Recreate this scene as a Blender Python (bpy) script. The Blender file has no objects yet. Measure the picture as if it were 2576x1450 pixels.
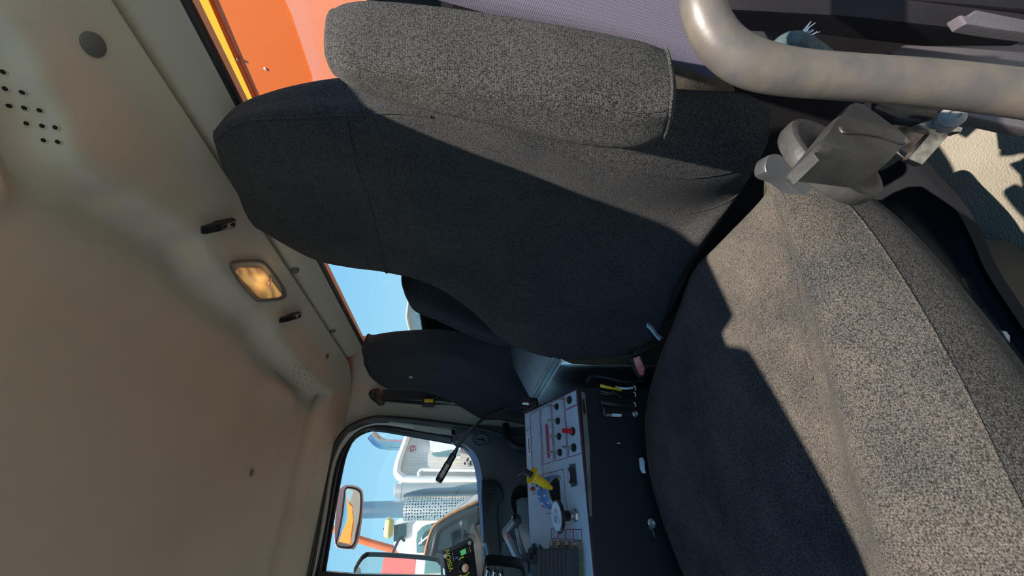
import bpy, bmesh, math, random
from mathutils import Vector as V, Matrix
random.seed(7)
SC = bpy.context.scene
COL = SC.collection
CAMZ = 0.9                                   # cab floor is z = 0; all lengths below are metres from the camera
# ------------------------------------------------------------------ camera
f = 960.0
yaw, pit, roll = math.radians(31.8), math.radians(7.0), math.radians(2.5)
F = V((math.sin(yaw)*math.cos(pit), math.cos(yaw)*math.cos(pit), -math.sin(pit)))
R0 = V((math.cos(yaw), -math.sin(yaw), 0)); U0 = R0.cross(F)
R = R0*math.cos(roll) + U0*math.sin(roll); U = U0*math.cos(roll) - R0*math.sin(roll)
cd = bpy.data.cameras.new('camera'); cam = bpy.data.objects.new('camera', cd); COL.objects.link(cam)
cd.sensor_fit = 'HORIZONTAL'; cd.sensor_width = 36; cd.lens = 36*f/2576; cd.clip_start = 0.02; cd.clip_end = 500
m = Matrix((-U, R, -F)).transposed().to_4x4(); m.translation = V((0, 0, CAMZ)); cam.matrix_world = m
SC.camera = cam
# ------------------------------------------------------------------ world, sun, exposure
SC.view_settings.view_transform = 'Standard'; SC.view_settings.look = 'None'
SC.view_settings.exposure = 0.0; SC.view_settings.gamma = 1.0; SC.view_settings.use_curve_mapping = False
w = bpy.data.worlds.new('sky'); SC.world = w; w.use_nodes = True
nt = w.node_tree; nt.nodes.clear()
wo = nt.nodes.new('ShaderNodeOutputWorld'); bg = nt.nodes.new('ShaderNodeBackground')
tc = nt.nodes.new('ShaderNodeTexCoord'); sx = nt.nodes.new('ShaderNodeSeparateXYZ'); cr = nt.nodes.new('ShaderNodeValToRGB')
nt.links.new(tc.outputs['Generated'], sx.inputs[0]); nt.links.new(sx.outputs['Z'], cr.inputs[0])
nt.links.new(cr.outputs[0], bg.inputs[0]); nt.links.new(bg.outputs[0], wo.inputs[0])
e = cr.color_ramp.elements
e[0].position = 0.0; e[0].color = (.56, .86, 1.0, 1); e[1].position = 0.75; e[1].color = (.12, .34, .78, 1)
k = e.new(0.12); k.color = (.41, .78, 1.0, 1); k = e.new(0.35); k.color = (.27, .64, 1.0, 1)
bg.inputs[1].default_value = 1.0
sd = bpy.data.lights.new('sun', 'SUN'); sun = bpy.data.objects.new('sun', sd); COL.objects.link(sun)
sd.energy = 10.5; sd.angle = math.radians(0.6); sd.color = (1.0, .93, .83)
sun.rotation_euler = V((.19, .24, -1)).to_track_quat('-Z', 'Y').to_euler(); sun.location = (-3, -4, 14)
# ------------------------------------------------------------------ picture-to-place helpers
def ray(x, y): return F + R*((725 - y)/f) - U*((x - 1288)/f)
def at(x, y, X=None, Y=None, Z=None, d=None):
    r = ray(x, y)
    if d is not None: return r*d
    if X is not None: return r*(X/r.x)
    if Y is not None: return r*(Y/r.y)
    return r*(Z/r.z)
def atp(x, y, p, n):
    r = ray(x, y); return r*(p.dot(n)/r.dot(n))
# ------------------------------------------------------------------ materials
def mat(name, col, rough=.6, metal=0, spec=.5, bump=0, bscale=60, var=0, vscale=8, col2=None, coat=0, alpha=None, emit=None):
    ma = bpy.data.materials.new(name); ma.use_nodes = True; t = ma.node_tree; b = t.nodes['Principled BSDF']
    b.inputs['Base Color'].default_value = (*col, 1); b.inputs['Roughness'].default_value = rough
    b.inputs['Metallic'].default_value = metal; b.inputs['Specular IOR Level'].default_value = spec
    b.inputs['Coat Weight'].default_value = coat
    tx = t.nodes.new('ShaderNodeTexCoord')
    if var or col2:
        n = t.nodes.new('ShaderNodeTexNoise'); n.inputs['Scale'].default_value = vscale; n.inputs['Detail'].default_value = 6
        t.links.new(tx.outputs['Object'], n.inputs['Vector'])
        r = t.nodes.new('ShaderNodeValToRGB'); r.color_ramp.elements[0].position = .35; r.color_ramp.elements[1].position = .68
        c2 = col2 or tuple(min(1, c*(1 + var)) for c in col); c1 = col if col2 else tuple(c*(1 - var) for c in col)
        r.color_ramp.elements[0].color = (*c1, 1); r.color_ramp.elements[1].color = (*c2, 1)
        t.links.new(n.outputs['Fac'], r.inputs[0]); t.links.new(r.outputs[0], b.inputs['Base Color'])
    if bump:
        n = t.nodes.new('ShaderNodeTexNoise'); n.inputs['Scale'].default_value = bscale; n.inputs['Detail'].default_value = 3
        t.links.new(tx.outputs['Object'], n.inputs['Vector'])
        bu = t.nodes.new('ShaderNodeBump'); bu.inputs['Strength'].default_value = bump; bu.inputs['Distance'].default_value = .003
        t.links.new(n.outputs['Fac'], bu.inputs['Height']); t.links.new(bu.outputs[0], b.inputs['Normal'])
    if alpha is not None: b.inputs['Alpha'].default_value = alpha
    if emit:
        b.inputs['Emission Color'].default_value = (*emit[0], 1); b.inputs['Emission Strength'].default_value = emit[1]
    return ma

def fabric(name, dark, light, dust, pitch=.0028, dustamt=.5, dscale=5):
    """knitted seat cloth: interlocking loops from the UV map, pile speckle, and dust in soft patches"""
    ma = bpy.data.materials.new(name); ma.use_nodes = True; t = ma.node_tree; b = t.nodes['Principled BSDF']; L = t.links.new
    b.inputs['Roughness'].default_value = .95; b.inputs['Specular IOR Level'].default_value = .15
    b.inputs['Sheen Weight'].default_value = .03
    tx = t.nodes.new('ShaderNodeTexCoord')
    mp = t.nodes.new('ShaderNodeMapping'); mp.inputs['Scale'].default_value = (1/(pitch*.62), 1/(pitch*.95), 1); L(tx.outputs['UV'], mp.inputs['Vector'])
    br = t.nodes.new('ShaderNodeTexVoronoi'); br.inputs['Scale'].default_value = 1.0; br.inputs['Randomness'].default_value = .62; L(mp.outputs[0], br.inputs['Vector'])
    n1 = t.nodes.new('ShaderNodeTexNoise'); n1.inputs['Scale'].default_value = 700; n1.inputs['Detail'].default_value = 3; n1.inputs['Roughness'].default_value = .75
    L(tx.outputs['Object'], n1.inputs['Vector'])
    n2 = t.nodes.new('ShaderNodeTexNoise'); n2.inputs['Scale'].default_value = dscale; n2.inputs['Detail'].default_value = 8; n2.inputs['Roughness'].default_value = .65
    L(tx.outputs['Object'], n2.inputs['Vector'])
    inv = t.nodes.new('ShaderNodeMath'); inv.operation = 'SUBTRACT'; inv.inputs[0].default_value = .85; L(br.outputs['Distance'], inv.inputs[1])
    h = t.nodes.new('ShaderNodeMath'); h.operation = 'MULTIPLY_ADD'; h.inputs[1].default_value = .62; L(inv.outputs[0], h.inputs[0])
    n1s = t.nodes.new('ShaderNodeMath'); n1s.operation = 'MULTIPLY_ADD'; n1s.inputs[1].default_value = 1.5; n1s.inputs[2].default_value = -.52; L(n1.outputs['Fac'], n1s.inputs[0]); L(n1s.outputs[0], h.inputs[2]); h.use_clamp = True
    r = t.nodes.new('ShaderNodeValToRGB'); r.color_ramp.elements[0].position = .22; r.color_ramp.elements[1].position = .80
    r.color_ramp.elements[0].color = (*dark, 1); r.color_ramp.elements[1].color = (*light, 1); L(h.outputs[0], r.inputs[0])
    dm = t.nodes.new('ShaderNodeMapRange'); dm.inputs[1].default_value = .35; dm.inputs[2].default_value = .75; dm.inputs[4].default_value = dustamt; L(n2.outputs['Fac'], dm.inputs[0])
    dh = t.nodes.new('ShaderNodeMath'); dh.operation = 'MULTIPLY'; L(dm.outputs[0], dh.inputs[0]); L(h.outputs[0], dh.inputs[1])
    mx = t.nodes.new('ShaderNodeMix'); mx.data_type = 'RGBA'; L(dh.outputs[0], mx.inputs[0]); L(r.outputs[0], mx.inputs[6]); mx.inputs[7].default_value = (*dust, 1)
    L(mx.outputs[2], b.inputs['Base Color'])
    bu = t.nodes.new('ShaderNodeBump'); bu.inputs['Strength'].default_value = .75; bu.inputs['Distance'].default_value = .0016
    L(h.outputs[0], bu.inputs['Height']); L(bu.outputs[0], b.inputs['Normal'])
    return ma

M = dict(
 cloth=fabric('seat_cloth', (.005,.0055,.0075), (.080,.078,.078), (.24,.205,.165), dustamt=.34),
 cushion=fabric('cushion_cloth', (.007,.0075,.009), (.105,.098,.09), (.36,.29,.215), dustamt=.66, pitch=.0024),
 sidecloth=fabric('cushion_side_cloth', (.005,.005,.006), (.085,.078,.07), (.20,.165,.125), dustamt=.18, pitch=.0026),
 armcloth=fabric('armrest_cloth', (.004,.004,.005), (.125,.116,.105), (.27,.23,.18), dustamt=.28, pitch=.0032),
 darkcloth=fabric('passenger_cloth', (.012,.014,.018), (.050,.057,.068), (.11,.11,.11), dustamt=.15),
 headliner=mat('headliner_vinyl', (.43,.425,.35), .75, bump=.12, bscale=500, var=.05, vscale=4),
 trim=mat('grey_trim_plastic', (.40,.39,.325), .6, bump=.08, bscale=600),
 plug=mat('plug_grey', (.10,.11,.11), .6), seal=mat('rubber_seal', (.012,.012,.014), .5), hole=mat('hole_black', (.004,.004,.004), .9),
 blackplastic=mat('black_plastic', (.018,.019,.022), .45, bump=.1, bscale=500), glossblack=mat('gloss_black', (.012,.012,.014), .25),
 doorplastic=mat('door_plastic', (.080,.096,.108), .5, bump=.12, bscale=400), vinyl=mat('dark_vinyl', (.03,.03,.036), .6),
 doorwhite=mat('door_frame_paint', (.42,.44,.42), .35), kneetrim=mat('dusty_sill', (.09,.08,.075), .6, col2=(.2,.17,.14), vscale=14, bump=.2, bscale=300),
 darkpost=mat('post_panel', (.020,.018,.022), .7, spec=.12, bump=.1, bscale=400, var=.2),
 steel=mat('brushed_steel', (.80,.85,.95), .33, metal=1, var=.18, vscale=5), chrome=mat('chrome', (.58,.60,.62), .14, metal=1), boxblack=mat('box_black', (.012,.012,.013), .5, spec=.25),
 zinc=mat('zinc', (.55,.53,.5), .4, metal=1, var=.3, vscale=120), rusty=mat('rusty_steel', (.2,.16,.13), .6, metal=.4, col2=(.4,.36,.32), vscale=150),
 handle=mat('grab_bar_rubber', (.085,.075,.07), .42, col2=(.135,.11,.085), vscale=38, bump=.08, bscale=120, spec=.5),
 knob=mat('dusty_knob', (.024,.023,.023), .55, col2=(.055,.05,.045), vscale=40, bump=.15, bscale=200),
 arm=mat('satin_grey_plastic', (.05,.053,.058), .38, var=.1), shield=mat('seat_shield', (.010,.010,.012), .6, spec=.12),
 floor=mat('textured_floor_vinyl', (.165,.142,.105), .55, bump=.7, bscale=330, col2=(.215,.188,.145), vscale=9),
 webbing=mat('seat_webbing', (.105,.09,.13), .7), webdark=mat('dark_webbing', (.02,.02,.024), .7), fray=mat('frayed_thread', (.85,.85,.85), .8), fraycloth=mat('frayed_cloth', (.045,.065,.07), .9, bump=.8, bscale=300, var=.4, vscale=90),
 red=mat('red_plastic', (.6,.02,.025), .3), pinkred=mat('buckle_red', (.75,.09,.09), .45, col2=(.85,.35,.32), vscale=60), yellow=mat('yellow_plastic', (.85,.50,.01), .3), blue=mat('blue_label', (.05,.20,.62), .35),
 panel=mat('panel_face', (.46,.56,.68), .28, var=.07, vscale=14), panelline=mat('panel_red_line', (.27,.04,.09), .4), slot=mat('panel_slot', (.42,.05,.10), .35), paneledge=mat('panel_edge', (.06,.035,.045), .35),
 printblue=mat('print_blue', (.10,.17,.45), .5), printgrey=mat('print_grey', (.27,.34,.48), .5), white=mat('white_plastic', (.75,.75,.75), .5), black=mat('matte_black', (.006,.006,.007), .7),
 textyellow=mat('print_yellow', (.95,.85,.05), .5), textwhite=mat('print_white', (.8,.8,.8), .5), green=mat('green_button', (.10,.62,.18), .35, emit=((.1,.7,.2), .25)), copper=mat('spun_copper', (.75,.55,.45), .3, metal=1),
 boot=mat('rubber_boot', (.055,.060,.067), .5), silver=mat('silver_grey', (.27,.30,.34), .32, metal=.4),
 orange=mat('orange_paint', (.64,.135,.008), .35, coat=.25), orangelit=mat('overexposed_orange', (.72,.27,.16), .15, coat=.8), amber=mat('amber_highlight', (.9,.45,.02), .3), rim=mat('worn_orange_rim', (.55,.20,.02), .6, col2=(.25,.12,.05), vscale=40), beacon=mat('beacon_plastic', (.75,.62,.22), .4), lilac=mat('lilac_grey_plastic', (.10,.088,.098), .6, spec=.3, bump=.1, bscale=250), boltgrey=mat('dull_bolt', (.16,.15,.14), .6, col2=(.28,.26,.24), vscale=120), pipe=mat('dull_chrome_pipe', (.46,.45,.44), .3, metal=1, var=.12, vscale=2), bounce_deck=mat('bounce_deck_orange', (.90,.20,.03), .6, spec=.2), brass=mat('dull_brass', (.30,.30,.16), .4, metal=.5),
 whitepaint=mat('white_paint', (.90,.90,.88), .3, coat=.4), panelgrey=mat('ribbed_panel', (.70,.67,.62), .45, var=.08, vscale=3), greycyl=mat('grey_cylinder', (.40,.42,.40), .35, metal=.5), mirror=mat('mirror_glass', (.86,.84,.8), .02, metal=1), mirrorhsg=mat('mirror_housing', (.55,.56,.57), .4),
 darkglass=mat('dark_glass', (.03,.05,.05), .08, coat=1), blueglass=mat('blue_glass', (.16,.30,.30), .08, coat=1), orangepole=mat('orange_pole', (.75,.16,.05), .5), ground=mat('yard_ground', (.16,.145,.125), .95, bump=.5, bscale=5, var=.2, vscale=1.2), red2=mat('barn_red', (.5,.08,.07), .7), tan=mat('tan_siding', (.45,.42,.34), .8),
 fendershine=mat('fender_dark', (.03,.033,.04), .2, coat=.6, col2=(.12,.11,.11), vscale=7))
# stripes on the belt and ribs on the outer door panel
def ribs(ma, axis, scale, strength, dist=.001, uv=True):
    t = ma.node_tree; b = t.nodes['Principled BSDF']; tx = t.nodes.new('ShaderNodeTexCoord')
    wv = t.nodes.new('ShaderNodeTexWave'); wv.bands_direction = axis; wv.inputs['Scale'].default_value = scale
    t.links.new(tx.outputs['UV' if uv else 'Object'], wv.inputs['Vector'])
    bu = t.nodes.new('ShaderNodeBump'); bu.inputs['Strength'].default_value = strength; bu.inputs['Distance'].default_value = dist
    t.links.new(wv.outputs['Fac'], bu.inputs['Height']); t.links.new(bu.outputs[0], b.inputs['Normal'])
ribs(M['webbing'], 'Y', 230, 1.0, .0005); ribs(M['webdark'], 'X', 60, .6, .0006); ribs(M['panelgrey'], 'X', 14, .5, .01, False)
# dome lamp lens: amber plastic over the lit bulb
lens = mat('amber_lens', (.55,.42,.24), .25, emit=((1.0,.42,.08), .35)); t = lens.node_tree; b = t.nodes['Principled BSDF']
tx = t.nodes.new('ShaderNodeTexCoord'); wv = t.nodes.new('ShaderNodeTexWave'); wv.inputs['Scale'].default_value = 9; wv.inputs['Distortion'].default_value = 9; wv.inputs['Detail'].default_value = 1
t.links.new(tx.outputs['Object'], wv.inputs['Vector']); r_ = t.nodes.new('ShaderNodeValToRGB')
r_.color_ramp.elements[0].color = (.35,.13,.035,1); r_.color_ramp.elements[1].color = (1,.55,.14,1)
t.links.new(wv.outputs['Fac'], r_.inputs[0]); t.links.new(r_.outputs[0], b.inputs['Emission Color']); M['lens'] = lens
# perforated heat shield: rows of real-looking holes by alpha
pf = mat('perforated_steel', (.62,.60,.52), .35, metal=.8); t = pf.node_tree; b = t.nodes['Principled BSDF']
tx = t.nodes.new('ShaderNodeTexCoord'); vo = t.nodes.new('ShaderNodeTexVoronoi'); vo.inputs['Scale'].default_value = 26; vo.inputs['Randomness'].default_value = .25
t.links.new(tx.outputs['UV'], vo.inputs['Vector']); ma_ = t.nodes.new('ShaderNodeMath'); ma_.operation = 'GREATER_THAN'; ma_.inputs[1].default_value = .28
t.links.new(vo.outputs['Distance'], ma_.inputs[0]); mx = t.nodes.new('ShaderNodeMix'); mx.data_type = 'RGBA'
t.links.new(ma_.outputs[0], mx.inputs[0]); mx.inputs[6].default_value = (.03,.03,.03,1); mx.inputs[7].default_value = (.62,.60,.52,1); t.links.new(mx.outputs[2], b.inputs['Base Color']); M['perf'] = pf
# clear window glass
gl = bpy.data.materials.new('window_glass'); gl.use_nodes = True; t = gl.node_tree; t.nodes.clear()
o = t.nodes.new('ShaderNodeOutputMaterial'); tr = t.nodes.new('ShaderNodeBsdfTransparent'); gs = t.nodes.new('ShaderNodeBsdfGlossy'); mx = t.nodes.new('ShaderNodeMixShader')
tr.inputs[0].default_value = (.98,1,1,1); gs.inputs['Roughness'].default_value = .01; mx.inputs[0].default_value = .035
t.links.new(tr.outputs[0], mx.inputs[1]); t.links.new(gs.outputs[0], mx.inputs[2]); t.links.new(mx.outputs[0], o.inputs[0]); M['glass'] = gl
# ------------------------------------------------------------------ mesh building
def cr_(p0, p1, p2, p3, t):
    return 0.5*((2*p1) + (p2 - p0)*t + (2*p0 - 5*p1 + 4*p2 - p3)*t*t + (3*p1 - p0 - 3*p2 + p3)*t**3)
def spline(pts, n, closed=False):
    pts = [V(p) for p in pts]; m_ = len(pts); out = []
    segs = m_ if closed else m_ - 1
    for i in range(segs):
        for j in range(n):
            t = j/n
            if closed: a = [pts[(i + q) % m_] for q in (-1, 0, 1, 2)]
            else: a = [pts[max(i-1, 0)], pts[i], pts[i+1], pts[min(i+2, m_-1)]]
            out.append(cr_(*a, t))
    if not closed: out.append(pts[-1])
    return out
class MB:
    def __init__(s): s.v = []; s.f = []; s.uv = {}
    def grid(s, rows, closed=False, uvs=True):
        b0 = len(s.v); n = len(rows[0])
        for r in rows: s.v += [V(p) for p in r]
        cu = [0]
        mid = rows[len(rows)//2]
        for j in range(n): cu.append(cu[-1] + (V(mid[(j+1) % n]) - V(mid[j])).length)
        cv = [0]
        for i in range(len(rows)-1): cv.append(cv[-1] + sum((V(rows[i+1][j]) - V(rows[i][j])).length for j in range(0, n, max(1, n//6)))/len(range(0, n, max(1, n//6))))
        for i in range(len(rows)-1):
            for j in range(n if closed else n-1):
                j2 = (j+1) % n
                s.uv[len(s.f)] = [(cu[j], cv[i]), (cu[j+1], cv[i]), (cu[j+1], cv[i+1]), (cu[j], cv[i+1])]
                s.f.append([b0+i*n+j, b0+i*n+j2, b0+(i+1)*n+j2, b0+(i+1)*n+j])
        return b0
    def loft(s, rings, nu=6, nv=5, r=.02, smooth=True):
        """closed sections joined along their length, ends domed by r"""
        rings = [[V(p) for p in q] for q in rings]
        R_ = [spline(q, nu, True) for q in rings] if smooth else rings
        cols = list(zip(*R_)); C_ = [spline(c, nv) for c in cols] if nv > 1 else [list(c) for c in cols]
        rows = [list(q) for q in zip(*C_)]
        def cap(a, b):
            c = sum(a, V((0,0,0)))/len(a); cb = sum(b, V((0,0,0)))/len(b); d = (c - cb).normalized(); out = []
            for sc, of in ((.97,.30),(.90,.58),(.78,.82),(.6,.95),(.35,1.0),(.02,1.0)): out.append([c + (p - c)*sc + d*r*of for p in a])
            return out
        if r > 0: rows = cap(rows[0], rows[1])[::-1] + rows + cap(rows[-1], rows[-2])
        b0 = s.grid(rows, True); n = len(rows[0])
        s.f.append([b0 + j for j in range(n)][::-1]); s.f.append([b0 + (len(rows)-1)*n + j for j in range(n)])
        return rows
    def tube(s, path, r, n=12, sm=0, cap=True, flat=None):
        path = [V(p) for p in path]
        if sm: path = spline(path, sm)
        T = None; rows = []
        rr = r if callable(r) else (lambda q: r)
        for i, p in enumerate(path):
            d = (path[min(i+1, len(path)-1)] - path[max(i-1, 0)]).normalized()
            if T is None: T = d.orthogonal().normalized() if flat is None else (flat - d*flat.dot(d)).normalized()
            T = (T - d*T.dot(d)).normalized(); B = d.cross(T); q = i/max(1, len(path)-1)
            rows.append([p + (T*math.cos(a) + B*math.sin(a))*rr(q) for a in [2*math.pi*j/n for j in range(n)]])
        b0 = s.grid(rows, True)
        if cap: s.f.append([b0 + j for j in range(n)][::-1]); s.f.append([b0 + (len(rows)-1)*n + j for j in range(n)])
    def lathe(s, c, ax, prof, n=24, xdir=None, sx=1):
        """prof: (radius, height) pairs along axis ax from point c"""
        ax = V(ax).normalized(); T = (V(xdir) - ax*V(xdir).dot(ax)).normalized() if xdir is not None else ax.orthogonal().normalized(); B = ax.cross(T)
        rows = [[V(c) + ax*h + (T*math.cos(a)*sx + B*math.sin(a))*max(rad, 1e-5) for a in [2*math.pi*j/n for j in range(n)]] for rad, h in prof]
        b0 = s.grid(rows, True); s.f.append([b0 + j for j in range(n)][::-1]); s.f.append([b0 + (len(rows)-1)*n + j for j in range(n)])
    def prism(s, poly, ext, bev=0, smooth=0):
        """outline extruded by vector ext; bev rounds the near rim"""
        poly = [V(p) for p in poly]
        if smooth: poly = spline(poly, smooth, True)
        ext = V(ext); c = sum(poly, V((0,0,0)))/len(poly); rows = []
        if bev:
            k_ = [(1-bev, 0), (1-bev*.3, .06), (1, .2), (1, .85), (1-bev*.4, 1)]
        else: k_ = [(1, 0), (1, 1)]
        for sc, h in k_: rows.append([c + (p-c)*sc + ext*h for p in poly])
        b0 = s.grid(rows, True); n = len(poly)
        s.f.append([b0 + j for j in range(n)][::-1]); s.f.append([b0 + (len(rows)-1)*n + j for j in range(n)])
    def box(s, c, size, X=(1,0,0), Y=(0,1,0), Z=(0,0,1), bev=0, seg=2):
        c = V(c); X, Y, Z = V(X).normalized(), V(Y).normalized(), V(Z).normalized()
        bm = bmesh.new(); bmesh.ops.create_cube(bm, size=1)
        for v_ in bm.verts: v_.co = V((v_.co.x*size[0], v_.co.y*size[1], v_.co.z*size[2]))
        if bev: bmesh.ops.bevel(bm, geom=bm.edges[:], offset=bev, segments=seg, profile=.6, affect='EDGES')
        b0 = len(s.v); bm.verts.index_update()
        for v_ in bm.verts: s.v.append(c + X*v_.co.x + Y*v_.co.y + Z*v_.co.z)
        for fc in bm.faces: s.f.append([b0 + q.index for q in fc.verts])
        bm.free()
    def hexa(s, a, b):
        """solid between two matching outlines"""
        b0 = len(s.v); n = len(a); s.v += [V(p) for p in a] + [V(p) for p in b]
        s.f.append([b0 + j for j in range(n)][::-1]); s.f.append([b0 + n + j for j in range(n)])
        for j in range(n): s.f.append([b0+j, b0+(j+1) % n, b0+n+(j+1) % n, b0+n+j])
OFF = V((0, 0, CAMZ))
def tag(o, label=None, cat=None, group=None, kind=None):
    if label: o['label'] = label
    if cat: o['category'] = cat
    if group: o['group'] = group
    if kind: o['kind'] = kind
    return o
def thing(name, label, cat, loc, group=None):
    o = bpy.data.objects.new(name, None); COL.objects.link(o); o.location = V(loc) + OFF; o.empty_display_size = .03
    return tag(o, label, cat, group)
def rootloc(o):
    while o.parent: o = o.parent
    return V(o.location)
def obj(name, mb, material, parent=None, label=None, cat=None, group=None, kind=None, sharp=38, solid=0, flipcheck=True, flat=False):
    me = bpy.data.meshes.new(name); verts = [p + OFF for p in mb.v]
    if parent: org = rootloc(parent)
    else:
        xs = [p.x for p in verts]; ys = [p.y for p in verts]; zs = [p.z for p in verts]
        org = V(((min(xs)+max(xs))/2, (min(ys)+max(ys))/2, min(zs)))
    me.from_pydata([tuple(p - org) for p in verts], [], mb.f); me.validate(clean_customdata=False)
    if len(me.polygons) == len(mb.f) and mb.uv:
        ul = me.uv_layers.new(name='UVMap')
        for i, pl in enumerate(me.polygons):
            if i in mb.uv:
                for q, li in enumerate(pl.loop_indices): ul.data[li].uv = mb.uv[i][q]
    bm = bmesh.new(); bm.from_mesh(me); bmesh.ops.recalc_face_normals(bm, faces=bm.faces[:]); bm.to_mesh(me); bm.free()
    if not flat:
        for pl in me.polygons: pl.use_smooth = True
        try: me.set_sharp_from_angle(angle=math.radians(sharp))
        except Exception: pass
    me.materials.append(M[material] if isinstance(material, str) else material)
    o = bpy.data.objects.new(name, me); COL.objects.link(o)
    if parent: o.parent = parent
    if not parent or parent.type == 'EMPTY' or True:
        if not parent: o.location = org
    if solid:
        md = o.modifiers.new('thickness', 'SOLIDIFY'); md.thickness = solid; md.offset = 0
    return tag(o, label, cat, group, kind)
def text(name, s_, c, xd, up, size, material, parent, label=None, extr=.0003):
    cu = bpy.data.curves.new(name, 'FONT'); cu.body = s_; cu.size = size; cu.align_x = 'CENTER'; cu.align_y = 'CENTER'; cu.extrude = extr
    o = bpy.data.objects.new(name, cu); COL.objects.link(o)
    dg = bpy.context.evaluated_depsgraph_get(); me = bpy.data.meshes.new_from_object(o.evaluated_get(dg)); bpy.data.objects.remove(o)
    xd = V(xd).normalized(); n = xd.cross(V(up)).normalized(); up = n.cross(xd)
    org = rootloc(parent); mm = Matrix((xd, up, n)).transposed().to_4x4(); mm.translation = V(c) + OFF - org
    me.transform(mm); me.materials.clear(); me.materials.append(M[material])
    o = bpy.data.objects.new(name, me); COL.objects.link(o); o.parent = parent
    return tag(o, label)
# ------------------------------------------------------------------ the cab shell
YP, XR = 2.0, .75
def perim(off, y0=.20, x1=-1.05, rad=.17, X0=.69, Y0=2.0):
    """plan outline of the cab from the near rear corner round to the passenger side, moved inward by off"""
    pts = []; rr = max(rad - off, .01); cx, cy = X0 - rad, Y0 - rad
    for i in range(80): pts.append((X0 - off, y0 + (cy - y0)*i/80))
    for i in range(13): a = math.pi/2*i/12; pts.append((cx + rr*math.cos(a), cy + rr*math.sin(a)))
    for i in range(1, 20): pts.append((cx + (x1 - cx)*i/19, Y0 - off))
    return pts
prof = [(-.03,.62),(-.004,.556),(0,.549),(.006,.5465),(.014,.549),(.03,.556),(.07,.569),(.11,.580),(.130,.587),(.142,.591),(.150,.598),(.156,.612),(.162,.630),(.172,.644),(.188,.652),(.205,.654),(.225,.652),(.25,.653),(.29,.657),(.34,.664)]
covex = [(.0,.60),(.24,.595),(.32,.562),(.40,.525),(.47,.484),(.50,.487),(.58,.517),(.68,.544),(.755,.563),(.80,.549),(.84,.540),(.95,.540),(1.03,.544),(1.08,.556),(1.12,.557),(1.25,.530),(1.41,.520),(9,.520)]
def sstep(a, b_, x): x = max(0, min(1, (x - a)/(b_ - a))); return x*x*(3 - 2*x)
def coveshift(y):
    for (y0, x0_), (y1, x1_) in zip(covex, covex[1:]):
        if y <= y1: return (.69 - .148) - (x0_ + (x1_ - x0_)*sstep(y0, y1, y))
def lip(y): return .026*(1 - sstep(.455, .50, y)) + .016*(sstep(1.34, 1.40, y) - sstep(1.58, 1.66, y))
def headrow(o_, z):
    out = []
    for (x, y), (x2, y2) in zip(perim(o_, y0=.285), perim(0, y0=.285)):
        k_ = sstep(.07, .142, o_)*(1 if x > .40 else sstep(-.2, .40, x))*(1 if y < 1.7 else 0 if y > 1.85 else (1.85 - y)/.15)
        zz = z - (lip(y)*(1 - abs(o_ - .235)/.05) if .19 < o_ < .28 and x > .30 else 0)
        out.append(V((x - coveshift(y)*k_, y, zz)))
    return out
rows = []
b = MB(); rows = [headrow(o_, z) for o_, z in prof]; b.grid(rows)
n = len(rows[0]); last = (len(rows)-1)*n
b.v += [V((-1.05, .22, .664))]; b.f.append([last + j for j in range(n)] + [len(b.v)-1])
b0_ = b; ceil = obj('ceiling', b, 'headliner', kind='structure', label='beige moulded headliner with a lower header over the rear window')
b = MB(); ed = [(.86,.25),(.45,.295),(.235,.29),(.19,.235),(.06,.225),(.045,.262),(.02,.262),(-.0,.222),(-.25,.17),(-1.1,.10),(-1.1,2.12),(.86,2.12)]
b.hexa([(x, y, .685) for x, y in ed], [(x, y, .76) for x, y in ed]); obj('roof', b, 'orange', kind='structure')
# dimpled speaker grilles pressed in the headliner corners
from mathutils.bvhtree import BVHTree
TREE = BVHTree.FromPolygons([tuple(p) for p in b0_.v], b0_.f)
def on_header(x, y):
    """where a picture point meets the underside of the headliner"""
    h, n_, i_, d_ = TREE.ray_cast(V((0,0,0)), ray(x, y).normalized())
    if h is None: return at(x, y, Z=.66), V((0,0,-1))
    if n_.dot(ray(x, y)) > 0: n_ = -n_
    return h, n_
near_holes = [(10,181),(15,223),(57,231),(23,265),(63,271),(101,277),(69,311),(108,317),(141,321),(112,353),(147,357)]
far_holes = [(742,920),(757,925),(771,930),(738,932),(752,937),(767,942),(781,947),(740,945),(755,950),(769,955),(783,960),(748,962),(762,967),(776,972)]
for nm, hs, r0 in (('near', near_holes, .0042), ('far', far_holes, .0034)):
    b = MB(); b2 = MB()
    for hx, hy in hs:
        q, n_ = on_header(hx, hy); b.lathe(q - n_*.001, n_, [(r0, 0), (r0, .0025), (r0*.72, .003), (r0*.70, .0015)], 14); b2.lathe(q, n_, [(r0*.72, 0), (r0*.72, .0022)], 12)
    g = obj('speaker_grille', b, 'headliner', ceil); obj('grille_hole', b2, 'hole', g)
# swelling bosses in the headliner round the far grille and the lamp bezel
for hx, hy in ((742,681),(837,833)):
    q = at(hx, hy, X=.705); b = MB(); b.lathe(q, V((-.75,0,-.6)), [(.0005,-.006),(.012,-.006),(.012,.003),(.010,.005),(.004,.006)], 20); obj('trim_plug', b, 'plug', ceil)
for (hx, hy), rr in (((233,112), .017), ((822,897), .012), ((632,1190), .011)):
    q, n_ = on_header(hx, hy); b = MB(); b.lathe(q, n_, [(rr, -.002), (rr, .002), (rr*.85, .004), (.001, .0045)], 24); obj('trim_plug', b, 'plug', ceil)
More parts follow.
